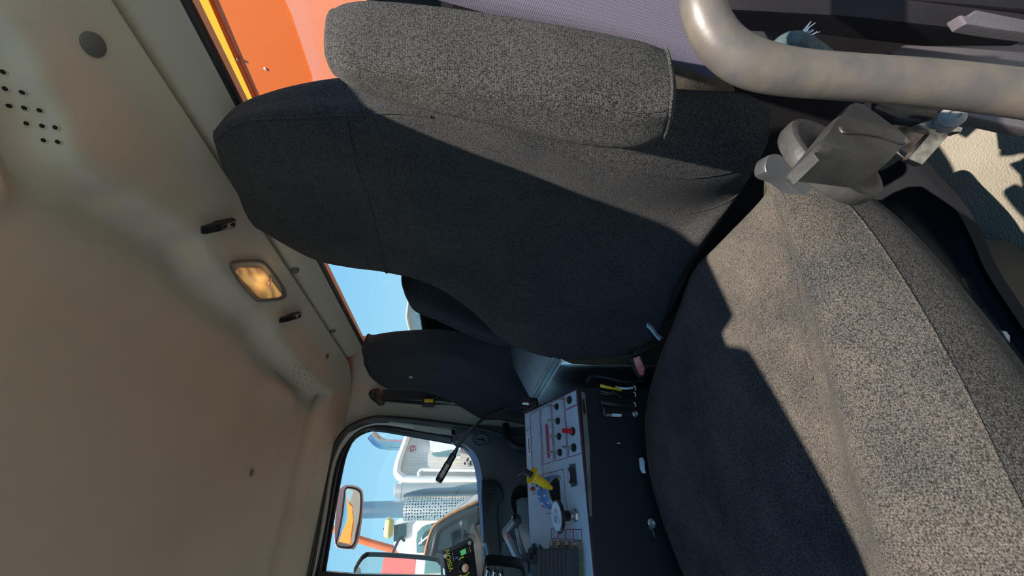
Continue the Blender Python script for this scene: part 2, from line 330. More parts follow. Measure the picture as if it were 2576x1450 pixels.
# rear wall: band over the window, lower panel, corner pillar
b = MB(); pr_ = [(.72,.60),(.700,.556),(.712,.535),(.735,.502),(.745,.494),(.748,.487),(.80,.487),(.80,.60)]
b.hexa([(x, .20, z) for x, z in pr_], [(x, 1.84, z) for x, z in pr_]); wr = obj('wall_rear', b, 'trim', kind='structure')
b = MB(); b.box((.775, 1.02, -.365), (.05, 1.64, 1.07)); obj('lower_panel', b, 'vinyl', wr, label='dark vinyl panel under the rear window')
b = MB(); b.box((.745, 1.02, .168), (.03, 1.60, .02), bev=.008); obj('window_ledge', b, 'blackplastic', wr)
b = MB(); pl = [(.752,1.80),(.752,1.83)] + [(.752-.16+.16*math.cos(a), 1.84+.16*math.sin(a)) for a in [math.pi/2*i/10 for i in range(11)]] + [(.40,2.0)]
pts_in = pl; b.grid([[V((x - (.015 if z < .0 else 0), y, z)) for x, y in pl] for z in (-.9,-.1,.1,.3,.5,.62)])
b.grid([[V((.752, 1.80, z)) for z in (-.9,.62)], [V((.80, 1.80, z)) for z in (-.9,.62)]]); obj('wall_right', b, 'trim', kind='structure', solid=.006)
# rear window
wn = MB(); wn.box((.772, 1.0, .33), (.005, 1.62, .34)); win = obj('window_1', wn, 'glass', kind='structure', label='rear window of the cab')
b = MB(); sq = [(.755, .21, .177), (.755, 1.80, .177), (.755, 1.80, .480), (.755, .21, .480)]
for a_, c_ in ((0,1),(1,2),(2,3),(3,0)): b.tube([sq[a_], sq[c_]], .0085, 8)
obj('window_seal', b, 'seal', win)
# passenger door
G = [(760,1900),(800,1560),(821,1433),(847,1272),(867,1168),(878,1133),(893,1107),(923,1089),(954,1087),(1050,1103),(1145,1120),(1171,1137),(1189,1163),(1199,1211),(1204,1276),(1210,1342),(1215,1398),(1219,1450),(1235,1560),(1290,1900)]
K = [(700,1900),(765,1560),(797,1428),(819,1320),(836,1211),(848,1160),(866,1122),(900,1085),(954,1070),(1050,1083),(1145,1098)]
Wl = [(690,1900),(757,1560),(791,1428),(810,1298),(828,1211),(842,1150),(862,1108),(897,1072),(960,1060),(1050,1069),(1145,1083)]
Sl = [(680,1900),(745,1560),(781,1424),(806,1289),(828,1168),(850,1111),(880,1076),(932,1055),(976,1053),(1084,1063),(1215,1081),(1271,1096),(1340,1098),(1500,1098)]
def band(mb, A, YA, B, YB, n=60):
    def res(P, Yv):
        q = spline([at(*p, Y=Yv) for p in P], 8); L_ = [0]
        for i in range(1, len(q)): L_.append(L_[-1] + (q[i]-q[i-1]).length)
        out = []; j = 0
        for i in range(n):
            s_ = L_[-1]*i/(n-1)
            while j < len(q)-2 and L_[j+1] < s_: j += 1
            out.append(q[j].lerp(q[j+1], min(1, (s_-L_[j])/max(1e-9, L_[j+1]-L_[j]))))
        return out
    mb.grid([res(A, YA), res(B, YB)])
door = thing('door_1', None, None, (-.1, 2.0, -.9)); tag(door, 'passenger door of the cab with its window', None, kind='structure')
b = MB(); band(b, G[:11], 2.0, K, 1.985); obj('window_frame', b, 'glossblack', door, solid=.006)
b = MB(); band(b, K, 1.985, Wl, 1.97); obj('frame_paint', b, 'doorwhite', door, solid=.004)
b = MB(); b.prism([at(x, y, Y=1.962) for x, y in [(1040,1069),(1145,1083),(1146,1094),(1100,1090),(1040,1080)]], (0,.02,0)); obj('frame_paint', b, 'doorwhite', door)
b = MB(); b.tube([at(*p, Y=1.955) for p in Sl], .013, 12, 8); b.tube([at(x+3, y+9, Y=1.975) for x, y in Sl[:9]], .006, 8, 8); obj('door_seal', b, 'blackplastic', door)
b = MB(); b.prism([at(x, y, Y=2.02) for x, y in G], (0,.004,0)); obj('window_pane', b, 'glass', door)
low = [(1134,1116)] + G[10:]; b = MB(); b2_ = MB(); b2_.prism([at(x, y, Y=1.962) for x, y in [(1134,1066),(1170,1072),(1230,1078),(1230,1120),(1185,1140),(1168,1128),(1146,1123),(1138,1112)]], (0,.012,0)); obj('panel_corner', b2_, 'doorplastic', door); outer = [(1145,1068),(1215,1070),(1290,1076),(1400,1078),(1520,1120),(1600,1200),(1650,1350),(1650,1500),(1650,1900)]
band(b, low, 1.985, [(x + 14, y - 6) for x, y in low], 1.945, 50); obj('sill_trim', b, 'silver', door, label='shiny lip along the window sill')
b = MB(); lo2 = [(x + 14, y - 6) for x, y in low]; band(b, lo2, 1.945, outer, 1.95, 50); obj('door_panel', b, 'doorplastic', door, solid=.01)
b = MB(); b.prism([at(x, y, Y=1.975) for x, y in [(800,1437),(890,1445),(1240,1452),(1242,1480),(800,1470)]], (0,.04,0)); obj('window_post', b, 'glossblack', door)
# latch bezel, pull plate, grab handle, armrest pull
c = at(1209,1109, Y=1.94); b = MB(); b.lathe(c, (0,-1,.1), [(.012,.0),(.028,.0),(.030,.006),(.026,.012),(.020,.008),(.018,.002)], 28, xdir=(0,0,1), sx=1.35); hb = obj('latch_bezel', b, 'doorplastic', door)
b = MB(); b.box(c + V((0,-.008,0)), (.012,.012,.036), bev=.004); obj('lock_slider', b, 'glossblack', hb)
b = MB(); b.prism([at(x, y, Y=1.925) for x, y in [(1212,1208),(1240,1207),(1252,1214),(1262,1232),(1266,1248),(1264,1260),(1252,1268),(1250,1300),(1260,1420),(1252,1470),(1222,1470),(1216,1340),(1211,1250)]], (0,.03,0), bev=.04); pp = obj('pull_plate', b, 'blackplastic', door)
b = MB(); b.lathe(at(1235,1234, Y=1.92), (0,-1,0), [(.011,-.002),(.011,.003),(.006,.003),(.005,-.001),(.002,.002)], 18); obj('screw', b, 'glossblack', pp)
b = MB(); b.tube([at(x, y, Y=yy) for x, y, yy in [(1272,1070,1.93),(1276,1100,1.88),(1288,1118,1.86),(1310,1126,1.86),(1345,1127,1.86)]], .017, 14, 6); obj('grab_handle', b, 'blackplastic', door)
b = MB(); b.lathe(at(1312,1262, Y=1.93), (0,-1,0), [(.001,.001),(.055,.001),(.06,.004),(.064,0)], 28, xdir=(0,0,1), sx=.75); obj('handle_recess', b, 'hole', door)
b = MB(); b.prism([at(x, y, Y=1.90) for x, y in [(1300,1258),(1312,1252),(1345,1250),(1345,1400),(1306,1400),(1302,1300)]], (0,.03,0), bev=.05); obj('armrest_pull', b, 'silver', door)
b = MB(); b.prism([at(x, y, Y=1.93) for x, y in [(1262,1360),(1300,1352),(1345,1360),(1345,1470),(1262,1470),(1258,1400)]], (0,.03,0), bev=.05); obj('door_pocket', b, 'doorplastic', door)
# floor and near side
b = MB(); b.box((-.125, 1.09, -.915), (1.85, 1.84, .03)); fl = obj('floor', b, 'floor', kind='structure')


# front of the cab under the windscreen and the wall below the driver door sill (out of frame, they shade the cab)
b = MB(); b.prism([(-1.05,.15,-.88),(-1.05,.15,-.05),(-.75,.15,-.08),(-.70,.15,-.30),(-.85,.15,-.50),(-.90,.15,-.88)], (0,1.83,0)); obj('wall_front', b, 'blackplastic', kind='structure')
b = MB(); b.prism([(-1.05,.12,-.08),(-1.0,.12,-.08),(-.75,.2,.655),(-.85,.2,.655)], (0,.06,0)); obj('trim_2', b, 'trim', kind='structure', label='driver side windscreen post')
b = MB(); b.prism([(-1.05,1.94,-.08),(-1.0,1.94,-.08),(-.75,1.94,.655),(-.85,1.94,.655)], (0,.08,0)); obj('trim_3', b, 'trim', kind='structure', label='passenger side windscreen post')
# ------------------------------------------------------------------ driver seat
seat = thing('truck_seat', 'dusty grey cloth driver seat with high backrest, nearest seat in the cab', 'seat', (.2, .6, -.9))
def surf_tube(mb, P, r=.002, sm=6): mb.tube(P, r, 8, sm)
tab = [  # N, R, S1, M, S2, F pixels on successive sections from the headrest down
 ((548,325),(543,352),(560,405),(585,455),(615,510),(650,570)),
 ((600,266),(608,308),(665,400),(705,470),(745,560),(785,648)),
 ((700,225),(735,296),(780,410),(810,480),(840,575),(878,671)),
 ((835,199),(870,290),(895,415),(925,500),(955,620),(975,683)),
 ((990,192),(1010,285),(1040,425),(1060,520),(1080,645),(1080,711)),
 ((1150,195),(1160,310),(1190,452),(1195,550),(1200,685),(1180,775)),
 ((1300,200),(1310,360),(1330,465),(1320,600),(1300,718),(1270,858)),
 ((1450,215),(1460,405),(1455,500),(1430,620),(1400,760),(1372,897)),
 ((1600,230),(1600,435),(1600,530),(1550,640),(1500,782),(1470,903)),
 ((1750,240),(1745,448),(1725,538),(1670,640),(1595,772),(1565,893)),
 ((1885,243),(1880,420),(1825,510),(1765,605),(1680,730),(1640,848)),
 ((1930,270),(1925,370),(1865,478),(1790,590),(1705,715),(1655,825))]
XN = [.67,.67,.66,.65,.64,.62,.60,.585,.575,.57,.575,.57]
XRd = [.62,.61,.595,.58,.563,.545,.52,.498,.485,.487,.50,.515]
XS1 = [.615,.605,.592,.578,.568,.555,.540,.520,.505,.500,.503,.51]
XM = [.61,.60,.588,.575,.562,.542,.52,.495,.472,.46,.462,.48]
XS2 = [.60,.59,.578,.567,.553,.515,.48,.447,.43,.42,.42,.43]
XF = [.62,.61,.60,.575,.535,.475,.42,.385,.37,.365,.37,.385]
rings = []
for k_, row in enumerate(tab):
    N, Rg, S1, Mm, S2, Fp = [at(*p, X=x) for p, x in zip(row, (XN[k_], XRd[k_], XS1[k_], XM[k_], XS2[k_], XF[k_]))]
    fr = S2.lerp(Fp, .62) + V((-.012, 0, 0))
    bf = Fp + V((.075, -.02, 0)); bn = N + V((.04, .05, 0)); bm_ = (bf + bn)/2 + V((.035, 0, 0))
    if bf.x > .73: bf.x = .73
    if bm_.x > .735: bm_.x = .735
    if bn.x > .73: bn.x = .73
    rings.append([N, (N + Rg)/2 + V((-.004,-.006,0)), Rg, S1, Mm, S2, fr, Fp, bf, bm_, bn])
b = MB(); rows = b.loft(rings, 6, 7, .012)
# piping lies on the cloth: same mesh, follows the sections
NU = 6
def bs(a, c):  # a ring position, c point index -> surface point
    rws = rows[6:6+len(rings)*7-6]; i = min(len(rws)-1, max(0, a*7)); i0 = int(i); t_ = i - i0; j = int(round(c*NU)) % len(rws[0])
    return rws[i0][j].lerp(rws[min(i0+1, len(rws)-1)][j], t_)
def seam(pts, r=.0022): b.tube([bs(a, c) for a, c in pts], r, 8)
seam([(.0 + i*.1, 2.0) for i in range(0, 46)])                                       # front edge of the headrest
seam([(3.0, 2.0 + i*.166) for i in range(0, 30)], .003)                              # cross seam under the headrest
seam([(3.0 + i*.1, 3.0) for i in range(0, 78)], .0014); seam([(3.0 + i*.1, 5.0) for i in range(0, 78)], .0014)
seam([(6.0 + i*.1, 2.0) for i in range(0, 45)], .0012)
bk = obj('backrest', b, 'cloth', seat)
# cushion
st = [ # X, near bottom(Y,z), near side, outer ridge, bolster top, valley, mid, far ridge, far side, far bottom
 (.385, (.40,-.60),(.305,-.52),(.284,-.425),(.315,-.398),(.352,-.425),(.48,-.425),(.57,-.425),(.62,-.47),(.60,-.60)),
 (.34,  (.39,-.62),(.293,-.51),(.272,-.42),(.308,-.385),(.352,-.427),(.50,-.425),(.62,-.420),(.68,-.46),(.66,-.60)),
 (.28,  (.38,-.63),(.280,-.51),(.268,-.43),(.305,-.378),(.362,-.428),(.54,-.425),(.73,-.420),(.78,-.455),(.76,-.60)),
 (.20,  (.38,-.64),(.274,-.51),(.266,-.43),(.315,-.376),(.386,-.428),(.60,-.425),(.82,-.420),(.865,-.450),(.84,-.60)),
 (.10,  (.38,-.64),(.274,-.51),(.272,-.43),(.335,-.378),(.420,-.430),(.62,-.425),(.85,-.420),(.905,-.450),(.88,-.60)),
 (.00,  (.38,-.64),(.278,-.51),(.285,-.43),(.355,-.381),(.452,-.430),(.65,-.425),(.85,-.425),(.905,-.455),(.88,-.60)),
 (-.10, (.36,-.64),(.286,-.52),(.300,-.44),(.375,-.390),(.478,-.433),(.66,-.430),(.83,-.435),(.88,-.465),(.86,-.60)),
 (-.20, (.37,-.64),(.30,-.54),(.315,-.46),(.385,-.425),(.490,-.440),(.66,-.445),(.81,-.450),(.86,-.480),(.84,-.60)),
 (-.27, (.33,-.64),(.31,-.57),(.335,-.50),(.395,-.465),(.500,-.475),(.66,-.480),(.79,-.485),(.83,-.510),(.81,-.60))]
rings = []
for s_ in st: rings.append([V((s_[0], y, z)) for y, z in s_[1:]] + [V((s_[0], (s_[1][0]+s_[-1][0])/2, -.62))])
b = MB(); rows = b.loft(rings, 6, 7, .03)
def bs2(a, c): 
    rws = rows[6:6+len(rings)*7-6]; i = min(len(rws)-1, max(0, a*7)); i0 = int(i); j = int(round(c*6)) % len(rws[0])
    return rws[i0][j].lerp(rws[min(i0+1, len(rws)-1)][j], i-i0)
for c_, r__ in ((4.0, .0016), (2.0, .0014), (6.3, .0012)): b.tube([bs2(i*.1, c_) for i in range(1, 79)], r__, 8)
cu_ = obj('seat_cushion', b, 'cushion', seat); cu_.data.materials.append(M['sidecloth']); nn_ = len(rows[0])
for i_, pl_ in enumerate(cu_.data.polygons):
    if i_ < nn_*(len(rows)-1) and i_ % nn_ < 12: pl_.material_index = 1
# armrests folded up beside the backrest
def armrest(rows_, name='armrest', mt='armcloth', seams=()):
    b = MB(); rw = b.loft(rows_, 6, 6, .014)
    for c_ in seams: b.tube([rw[i][int(c_*6) % len(rw[0])] for i in range(7, len(rw)-7)], .0013, 8)
    o_ = obj(name, b, mt, seat)
    if len(rows_[0]) == 10: b = MB(); e_ = rw[-6]; b.tube(e_ + [e_[0]], .0022, 8); obj('piping', b, mt, o_)
    return o_
am = [((832,26),(828,112),(846,178),.462),((872,8),(866,158),(888,220),.457),((930,3),(925,172),(945,242),.45),((1050,12),(1050,192),(1062,276),.44),((1250,38),(1250,230),(1262,320),.42),
      ((1450,72),(1450,260),(1455,363),.40),((1600,102),(1600,282),(1590,373),.388),((1668,124),(1678,278),(1655,354),.386)]
rings = []
for T_, E_, B_, x_ in am:
    Ev = at(*E_, X=x_); Tv = at(*T_, X=x_ + .10); Bv = at(*B_, X=x_ + .012)
    rings.append([Tv, Tv.lerp(Ev, .35) + V((-.004,-.005,0)), Tv.lerp(Ev, .7) + V((-.004,-.006,0)), Ev, Ev.lerp(Bv, .45) + V((-.005,-.003,0)), Bv, Bv + V((.05,.012,0)), Bv + V((.09,.005,0)), Tv + V((.012,.05,0)), Tv + V((.012,.015,0))])
cc_ = sum(rings[1], V((0,0,0)))/10; ax_ = (cc_ - sum(rings[2], V((0,0,0)))/10).normalized(); rings[0] = [cc_ + (p - cc_)*.84 + ax_*.017 for p in rings[1]]
armrest(rings, seams=(3.0,))
am2 = [((1022,700),(1022,745)),((1045,690),(1045,783)),((1100,705),(1100,806)),((1170,750),(1160,834)),((1240,800),(1222,858)),((1290,830),(1275,872))]
rings = []
for i, (T_, B_) in enumerate(am2):
    x_ = .60 - .025*i; Bv = at(*B_, X=x_ - .01); Tv = at(*T_, X=x_)
    c0 = Bv; e1 = V((.075, -.01, 0)); e2 = V((.0, -.075, .004)); 
    rings.append([c0, c0 + e2*.5 + V((-.008,0,0)), c0 + e2, c0 + e2 + e1*.6, c0 + e2 + e1, c0 + e2*.5 + e1*1.05, c0 + e1, c0 + e1*.5 + V((0,.006,0))])
armrest(rings, mt='darkcloth', seams=(1.0,))
# recline hinge: satin arm, disc and winged grip
b = MB(); b.prism([at(x, y, d=.455) for x, y in [(1925,432),(1930,394),(1956,386),(1975,402),(1992,425),(2030,452),(2070,470),(2090,500),(2060,518),(2010,484),(1965,450)]], F*.02, bev=.04, smooth=3); obj('hinge_arm', b, 'arm', seat)
b = MB(); dc = at(2108,386, d=.376); ax = (-F*.62 + R*.62 - U*.36).normalized(); axd = (-F*.80 + R*.50 - U*.30).normalized()
b.lathe(dc, axd, [(.030,-.022),(.047,-.020),(.0515,-.018),(.0535,-.014),(.0535,-.004),(.052,-.001),(.048,.0005),(.044,.0),(.041,-.001),(.001,-.001)], 64); kn = obj('recline_knob', b, 'knob', seat)
b = MB(); gp = [(2058,362),(2082,332),(2110,295),(2136,262),(2150,256),(2168,259),(2206,284),(2250,317),(2278,340),(2281,350),(2277,362),(2252,392),(2240,398),(2215,396),(2150,384),(2100,376),(2070,370)]
pq = (ax*.72 - F*.28).normalized(); gq = dc + ax*.034
b.prism([atp(x, y, gq, pq) for x, y in gp], -ax*.030, bev=.035); gr = obj('knob_grip', b, 'knob', kn)
b = MB()
for i in range(6):
    p0 = atp(2058 + 3*i, 366 + 4*i, gq, pq) - ax*.006; p1 = p0 - ax*.022; b.tube([p0 + (-F)*.002, p1 + (-F)*.002], .0009, 6)
obj('grip_rib', b, 'knob', gr); b = MB(); b.tube([atp(x, y, gq + ax*.0004, pq) for x, y in [(2112,322),(2124,334),(2165,336),(2212,344),(2262,360),(2274,360)]], .0014, 8, 5)
obj('grip_edge', b, 'knob', gr)
# shield of the seat base with its rolled edge
b = MB()
se = [(2135,440),(2215,432),(2285,398),(2330,440),(2400,520),(2440,590),(2480,680),(2530,760),(2590,850),(2680,990)]
si = [(2100,520),(2180,560),(2250,600),(2300,640),(2350,700),(2400,770),(2440,830),(2480,900),(2540,1000),(2620,1130)]
ro = [spline([at(*p, Z=z) for p in P], 5) for P, z in ((si, -.60), ([((a[0]*.55+c[0]*.45), (a[1]*.55+c[1]*.45)) for a, c in zip(si, se)], -.72), ([((a[0]*.12+c[0]*.88), (a[1]*.12+c[1]*.88)) for a, c in zip(si, se)], -.725), (se, -.72))]
ro.append([p + V((0,-.004,-.012)) for p in ro[-1]]); ro.append([p + V((0,.06,-.10)) for p in ro[-1]])
b.grid(ro); obj('base_shield', b, 'shield', seat, solid=.003)
b = MB(); b.prism([at(x, y, Z=-.70) for x, y in [(2300,640),(2420,700),(2450,770),(2400,830),(2350,760)]], (0,0,-.02), bev=.1); obj('shield_pocket', b, 'glossblack', seat)
b = MB(); b.box((.10,.60,-.78), (.55,.44,.24), bev=.02); b.box((.10,.60,-.64), (.50,.46,.06)); obj('pedestal', b, 'black', seat)
b = MB(); b.prism([at(x, y, d=.425) for x, y in [(2520,832),(2532,834),(2541,846),(2541,862),(2532,852)]], F*.01, bev=.05); obj('base_clip', b, 'silver', seat)
# inboard buckle and its bracket
bc = thing('seat_belt_buckle', 'red seat belt buckle at the inboard rear edge of the driver cushion', 'buckle', at(1610,925, d=.93))
b = MB(); b.prism([at(x, y, d=.92) for x, y in [(1588,902),(1612,893),(1627,928),(1622,950),(1608,952),(1596,930)]], F*.02, bev=.06); obj('buckle_body', b, 'blackplastic', bc)
b = MB(); b.prism([at(x, y, d=.916) for x, y in [(1594,902),(1609,897),(1622,927),(1619,944),(1611,945),(1601,926)]], F*.008, bev=.08); obj('release_button', b, 'pinkred', bc)
b = MB(); b.tube([at(x, y, d=.93) for x, y in [(1560,900),(1592,894),(1620,882),(1646,870)]], .003, 8, 4); obj('buckle_stalk', b, 'blackplastic', bc)
b = MB(); b.grid([spline([at(x, y, d=.84) for x, y in P], 4) for P in ([(1628,812),(1642,822),(1655,840),(1668,850)], [(1625,822),(1636,832),(1650,850),(1658,858)])]); obj('hinge_strap', b, 'silver', seat, solid=.004)
# ------------------------------------------------------------------ passenger seat
ps = thing('passenger_seat', 'black cloth passenger seat with a small white fleck on its headrest, beside the far door', 'seat', (.4, 1.6, -.9))
tb = [((914,872),(916,900),(920,925)),((935,858),(945,912),(938,955)),((985,850),(1000,905),(985,982)),((1050,846),(1055,901),(1058,985)),((1105,846),(1110,900),(1112,1000)),
      ((1160,852),(1150,908),(1155,1022)),((1215,862),(1210,935),(1205,1052)),((1270,885),(1260,970),(1255,1077)),((1320,930),(1320,1000),(1310,1082)),((1380,960),(1380,1020),(1380,1082))]
rings = []
for i, (N, E_, B_) in enumerate(tb):
    xe = .60 - .018*i; Nv = at(*N, X=xe + .075); Ev = at(*E_, X=xe); Bv = at(*B_, X=xe - .02 - (.02 if i > 5 else 0))
    rings.append([Nv, Nv.lerp(Ev, .55) + V((-.006,-.012,0)), Ev, Ev.lerp(Bv, .3) + V((.006,0,0)), Ev.lerp(Bv, .7) + V((.004,0,0)), Bv, Bv + V((.05,.015,0)), Bv + V((.10,0,0)), (Nv + Bv)/2 + V((.11,0,0)), Nv + V((.035,.02,0))])
b = MB(); rw = b.loft(rings, 6, 6, .012)
def bs3(a, c): rws = rw[6:6+len(rings)*6-5]; return rws[min(len(rws)-1, int(round(a*6)))][int(round(c*6)) % 60]
b.tube([bs3(3, 2 + i/6) for i in range(0, 19)], .0022, 8); b.tube([bs3(3 + i/6, 3) for i in range(0, 36)], .0015, 8); b.tube([bs3(3 + i/6, 4.3) for i in range(0, 36)], .0015, 8)
obj('backrest', b, 'darkcloth', ps)
b = MB(); rings = []
for X_, a0, a1, zt in ((.46,1.44,1.80,-.38),(.36,1.42,1.82,-.35),(.15,1.42,1.82,-.35),(.02,1.44,1.80,-.38)):
    rings.append([(X_,a0,-.5),(X_,a0-.01,zt-.04),(X_,a0+.06,zt),(X_,(a0+a1)/2,zt-.02),(X_,a1-.06,zt),(X_,a1+.01,zt-.04),(X_,a1,-.5)])
b.loft(rings, 6, 6, .02); obj('seat_cushion', b, 'darkcloth', ps)
b = MB(); b.box((.24,1.58,-.70), (.4,.44,.38), bev=.02); obj('pedestal', b, 'black', ps)
fk = at(1033,948, X=.55); b = MB()
rws = rw; best = min((p for r_3 in rws for p in r_3), key=lambda p: (p.normalized() - fk.normalized()).length); fk = fk.normalized()*(best.length - .004)
for dx, dy, dx2, dy2 in ((-5,-3,0,0),(-3,3,1,2),(0,0,4,-4),(0,0,5,3)):
    q = fk; s_ = q.length/f; b.tube([q - U*dx*s_ - R*dy*s_, q - U*(dx+dx2)*.5*s_ - R*(dy+dy2)*.5*s_ - F*.001, q - U*dx2*s_ - R*dy2*s_], .0017, 6, 3)
fk_o = obj('lint_fleck', b, 'white', label='small white scrap of lint stuck on the passenger headrest', cat='lint')
# ------------------------------------------------------------------ passenger seat belt
sb = thing('seat_belt', 'black seat belt with a yellow tag hanging from the pillar behind the passenger seat', 'seat belt', at(950,990, Y=1.95))
b = MB(); b.prism([at(x, y, Y=1.955) for x, y in [(926,992),(930,983),(942,978),(952,977),(958,984),(966,1005),(964,1017),(952,1018),(932,1003)]], (0,.025,0), bev=.08); an = obj('upper_anchor', b, 'blackplastic', sb)
b = MB(); b.lathe(at(936,992, Y=1.95), (0,-1,0), [(.014,-.002),(.014,.008),(.008,.010),(.001,.010)], 20); obj('anchor_bolt', b, 'glossblack', an)
b = MB(); b.prism([at(x, y, Y=1.95) for x, y in [(962,980),(1060,985),(1130,990),(1190,1000),(1192,1018),(1120,1010),(1055,1006),(964,1006)]], (0,.003,0)); obj('webbing', b, 'webdark', sb)
b = MB(); b.prism([at(x, y, Y=1.965) for x, y in [(964,1002),(1060,1010),(1170,1022),(1172,1024),(1130,1019),(1058,1018),(968,1010)]], (0,.003,0)); obj('return_webbing', b, 'webdark', sb)
b = MB(); b.box(at(1078,1016, Y=1.945), (.034,.018,.060), bev=.006); tg = obj('belt_clip', b, 'blackplastic', sb)
b = MB(); b.box(at(1079,1009, Y=1.934), (.017,.004,.044), bev=.0015); obj('yellow_tag', b, 'yellow', tg, label='yellow tag with faint black marks')
b = MB(); b.prism([at(x, y, Y=1.945) for x, y in [(1115,990),(1122,990),(1130,1002),(1136,1003),(1134,1012),(1120,1013)]], (0,.012,0), bev=.1); obj('latch_plate', b, 'glossblack', sb)
# ------------------------------------------------------------------ coat hooks and dome lamp on the header
def hook(pa, pb, lab):
    """pa is the screwed end, pb the free tip that stands off the header"""
    qa, na = on_header(*pa); qb, nb = on_header(*pb); T_ = (qb - qa).normalized(); L_ = (qb - qa).length; t_ = thing('coat_hook', lab, 'coat hook', qa, 'coat hooks on the rear header')
    nn = (na + nb).normalized(); nn = (nn - T_*nn.dot(T_)).normalized(); S_ = T_.cross(nn); w_ = .0085
    side = [(0,-.004),(.45,-.004),(.55,.004),(.72,.008),(.98,.012),(1.0,.018),(.95,.021),(.55,.020),(.10,.018),(0,.010)]
    b = MB(); b.prism([qa + T_*a*L_ + nn*c_ - S_*w_ for a, c_ in side], S_*2*w_, bev=.05); hk = obj('hook_body', b, 'glossblack', t_)
    b = MB()
    for a in (.16, .40): b.lathe(qa + T_*a*L_ + nn*.0185, nn, [(.0045,-.003),(.0045,.0012),(.001,.0013)], 12)
    obj('screw_hole', b, 'hole', hk)
hook((584,556), (490,574), 'black coat hook on the driver side of the dome lamp'); hook((751,789), (692,803), 'black coat hook between the dome lamp and the passenger door')
q, n_ = on_header(650,706); dl = thing('dome_lamp', 'oval dome lamp glowing amber on the rear header between two coat hooks', 'lamp', q)
def lampring(px, lift): 
    o_ = []
    for x, y in px: p_, nn = on_header(x, y); o_.append(atp(x, y, q + n_*lift, n_))
    return o_
bez = [(581,668),(592,659),(620,656),(652,657),(668,664),(690,690),(712,722),(718,742),(708,752),(680,756),(652,757),(640,752),(612,722),(592,695)]
def shrink(P, s_): 
    cx = sum(p[0] for p in P)/len(P); cy = sum(p[1] for p in P)/len(P); return [(cx+(x-cx)*s_, cy+(y-cy)*s_) for x, y in P]
b = MB(); A_ = [spline([atp(x, y, q + n_*l_, n_) for x, y in shrink(bez, s_)], 5, True) for s_, l_ in ((1.06,-.004),(1.04,.004),(.98,.008),(.92,.008),(.88,.003),(.87,-.006))]
b.grid(A_, True); obj('lamp_bezel', b, 'plug', dl)
ln = [(592,683),(602,675),(630,674),(652,674),(664,682),(676,698),(700,728),(710,742),(700,750),(680,753),(658,752),(645,744),(620,716),(600,695)]
b = MB(); A_ = [spline([atp(x, y, q + n_*l_, n_) for x, y in shrink(ln, s_)], 5, True) for s_, l_ in ((1.0,-.002),(.985,.004),(.9,.007),(.6,.009),(.2,.010),(.02,.010))]
b.grid(A_, True); lo = obj('lamp_lens', b, 'lens', dl)
b = MB(); bc_ = atp(679,706, q + n_*.010, n_); b.box(bc_, (.016,.010,.006), bev=.002); b.lathe(bc_ + V((-.004,0,0)), (-1,0,0), [(.003,0),(.004,.004),(.001,.009)], 12); obj('bulb_clip', b, 'copper', lo)
pld = bpy.data.lights.new('dome_glow', 'POINT'); pld.energy = .05; pld.color = (1,.6,.25); pld.shadow_soft_size = .02
plo = bpy.data.objects.new('dome_glow', pld); COL.objects.link(plo); plo.parent = dl; plo.location = n_*.03
# ------------------------------------------------------------------ driver belt, its frayed sleeve, grab bar, rear post trim
dbt = thing('driver_seat_belt', 'purplish grey seat belt webbing crossing above the near armrest', 'seat belt', at(1550,60, d=.4))
def strip(ctr, wpx, d0, d1, mb, n=5, th=.0012):
    P = spline([at(*p, d=d0 + (d1-d0)*i/(len(ctr)-1)) for i, p in enumerate(ctr)], n); rows_ = []
    for i, p in enumerate(P):
        t_ = (P[min(i+1, len(P)-1)] - P[max(0, i-1)]).normalized(); s_ = t_.cross(p.normalized()).normalized(); q_ = i/(len(P)-1); w_ = (wpx[0]*(1-q_) + wpx[1]*q_)/2*p.length/f
        rows_.append([p + s_*w_*a for a in (-1,-.5,0,.5,1)])
    mb.grid(rows_)
b = MB(); strip([(900,-190),(1250,-85),(1560,-5),(1760,48),(1860,80)], (150,165), .49, .49, b); obj('webbing', b, 'webbing', dbt, solid=.0015)
b = MB(); strip([(1760,20),(1850,62),(1960,120),(2010,150)], (60,40), .48, .48, b); obj('lower_webbing', b, 'webdark', dbt, solid=.0015)
fs = thing('frayed_sleeve', 'torn blue-grey cloth sleeve with white threads sticking out behind the grab bar', 'cloth', at(1975,130, d=.40))
b = MB(); P = [at(x, y, d=dd) for x, y, dd in [(1925,150,.40),(1960,132,.385),(1990,118,.38),(2030,132,.385),(2090,165,.40)]]; b.tube(P, lambda q_: .010 + .004*math.sin(q_*3.14), 14, 5); obj('cloth_wrap', b, 'fraycloth', fs)
b = MB()
for i in range(26):
    a = random.uniform(-1, 1); L_ = random.uniform(.45, 1); x1_, y1_ = 2058 + a*16, 64 + a*16; p0 = at(2000 + random.uniform(-10, 8), 110 + random.uniform(-6, 6), d=.377)
    p1 = at(2000 + (x1_-2000)*L_, 110 + (y1_-110)*L_, d=.37); mid = p0.lerp(p1, .5) + V([random.uniform(-.002, .002) for _ in range(3)]); b.tube([p0, mid, p1], .0003 if i > 8 else .0005, 5, 4)
obj('loose_threads', b, 'fray', fs, label='white loose threads')['kind'] = 'stuff'
gb = thing('grab_bar', 'thick dusty grey grab bar bending down beside the driver seat, closest to the viewer', 'handle', at(2200,200, d=.30))
gp = [(1762,-260),(1763,-120),(1764,-30),(1770,25),(1790,75),(1822,118),(1870,152),(1935,174),(2020,186),(2150,196),(2350,211),(2576,238),(2760,270),(2900,300)]
b = MB(); b.tube([at(x, y, d=.300 - .02*max(0, (x-1950))/900) for x, y in gp], lambda q_: .0163 + .0012*math.exp(-((q_-.5)/.12)**2), 28, 8); obj('bar', b, 'handle', gb)
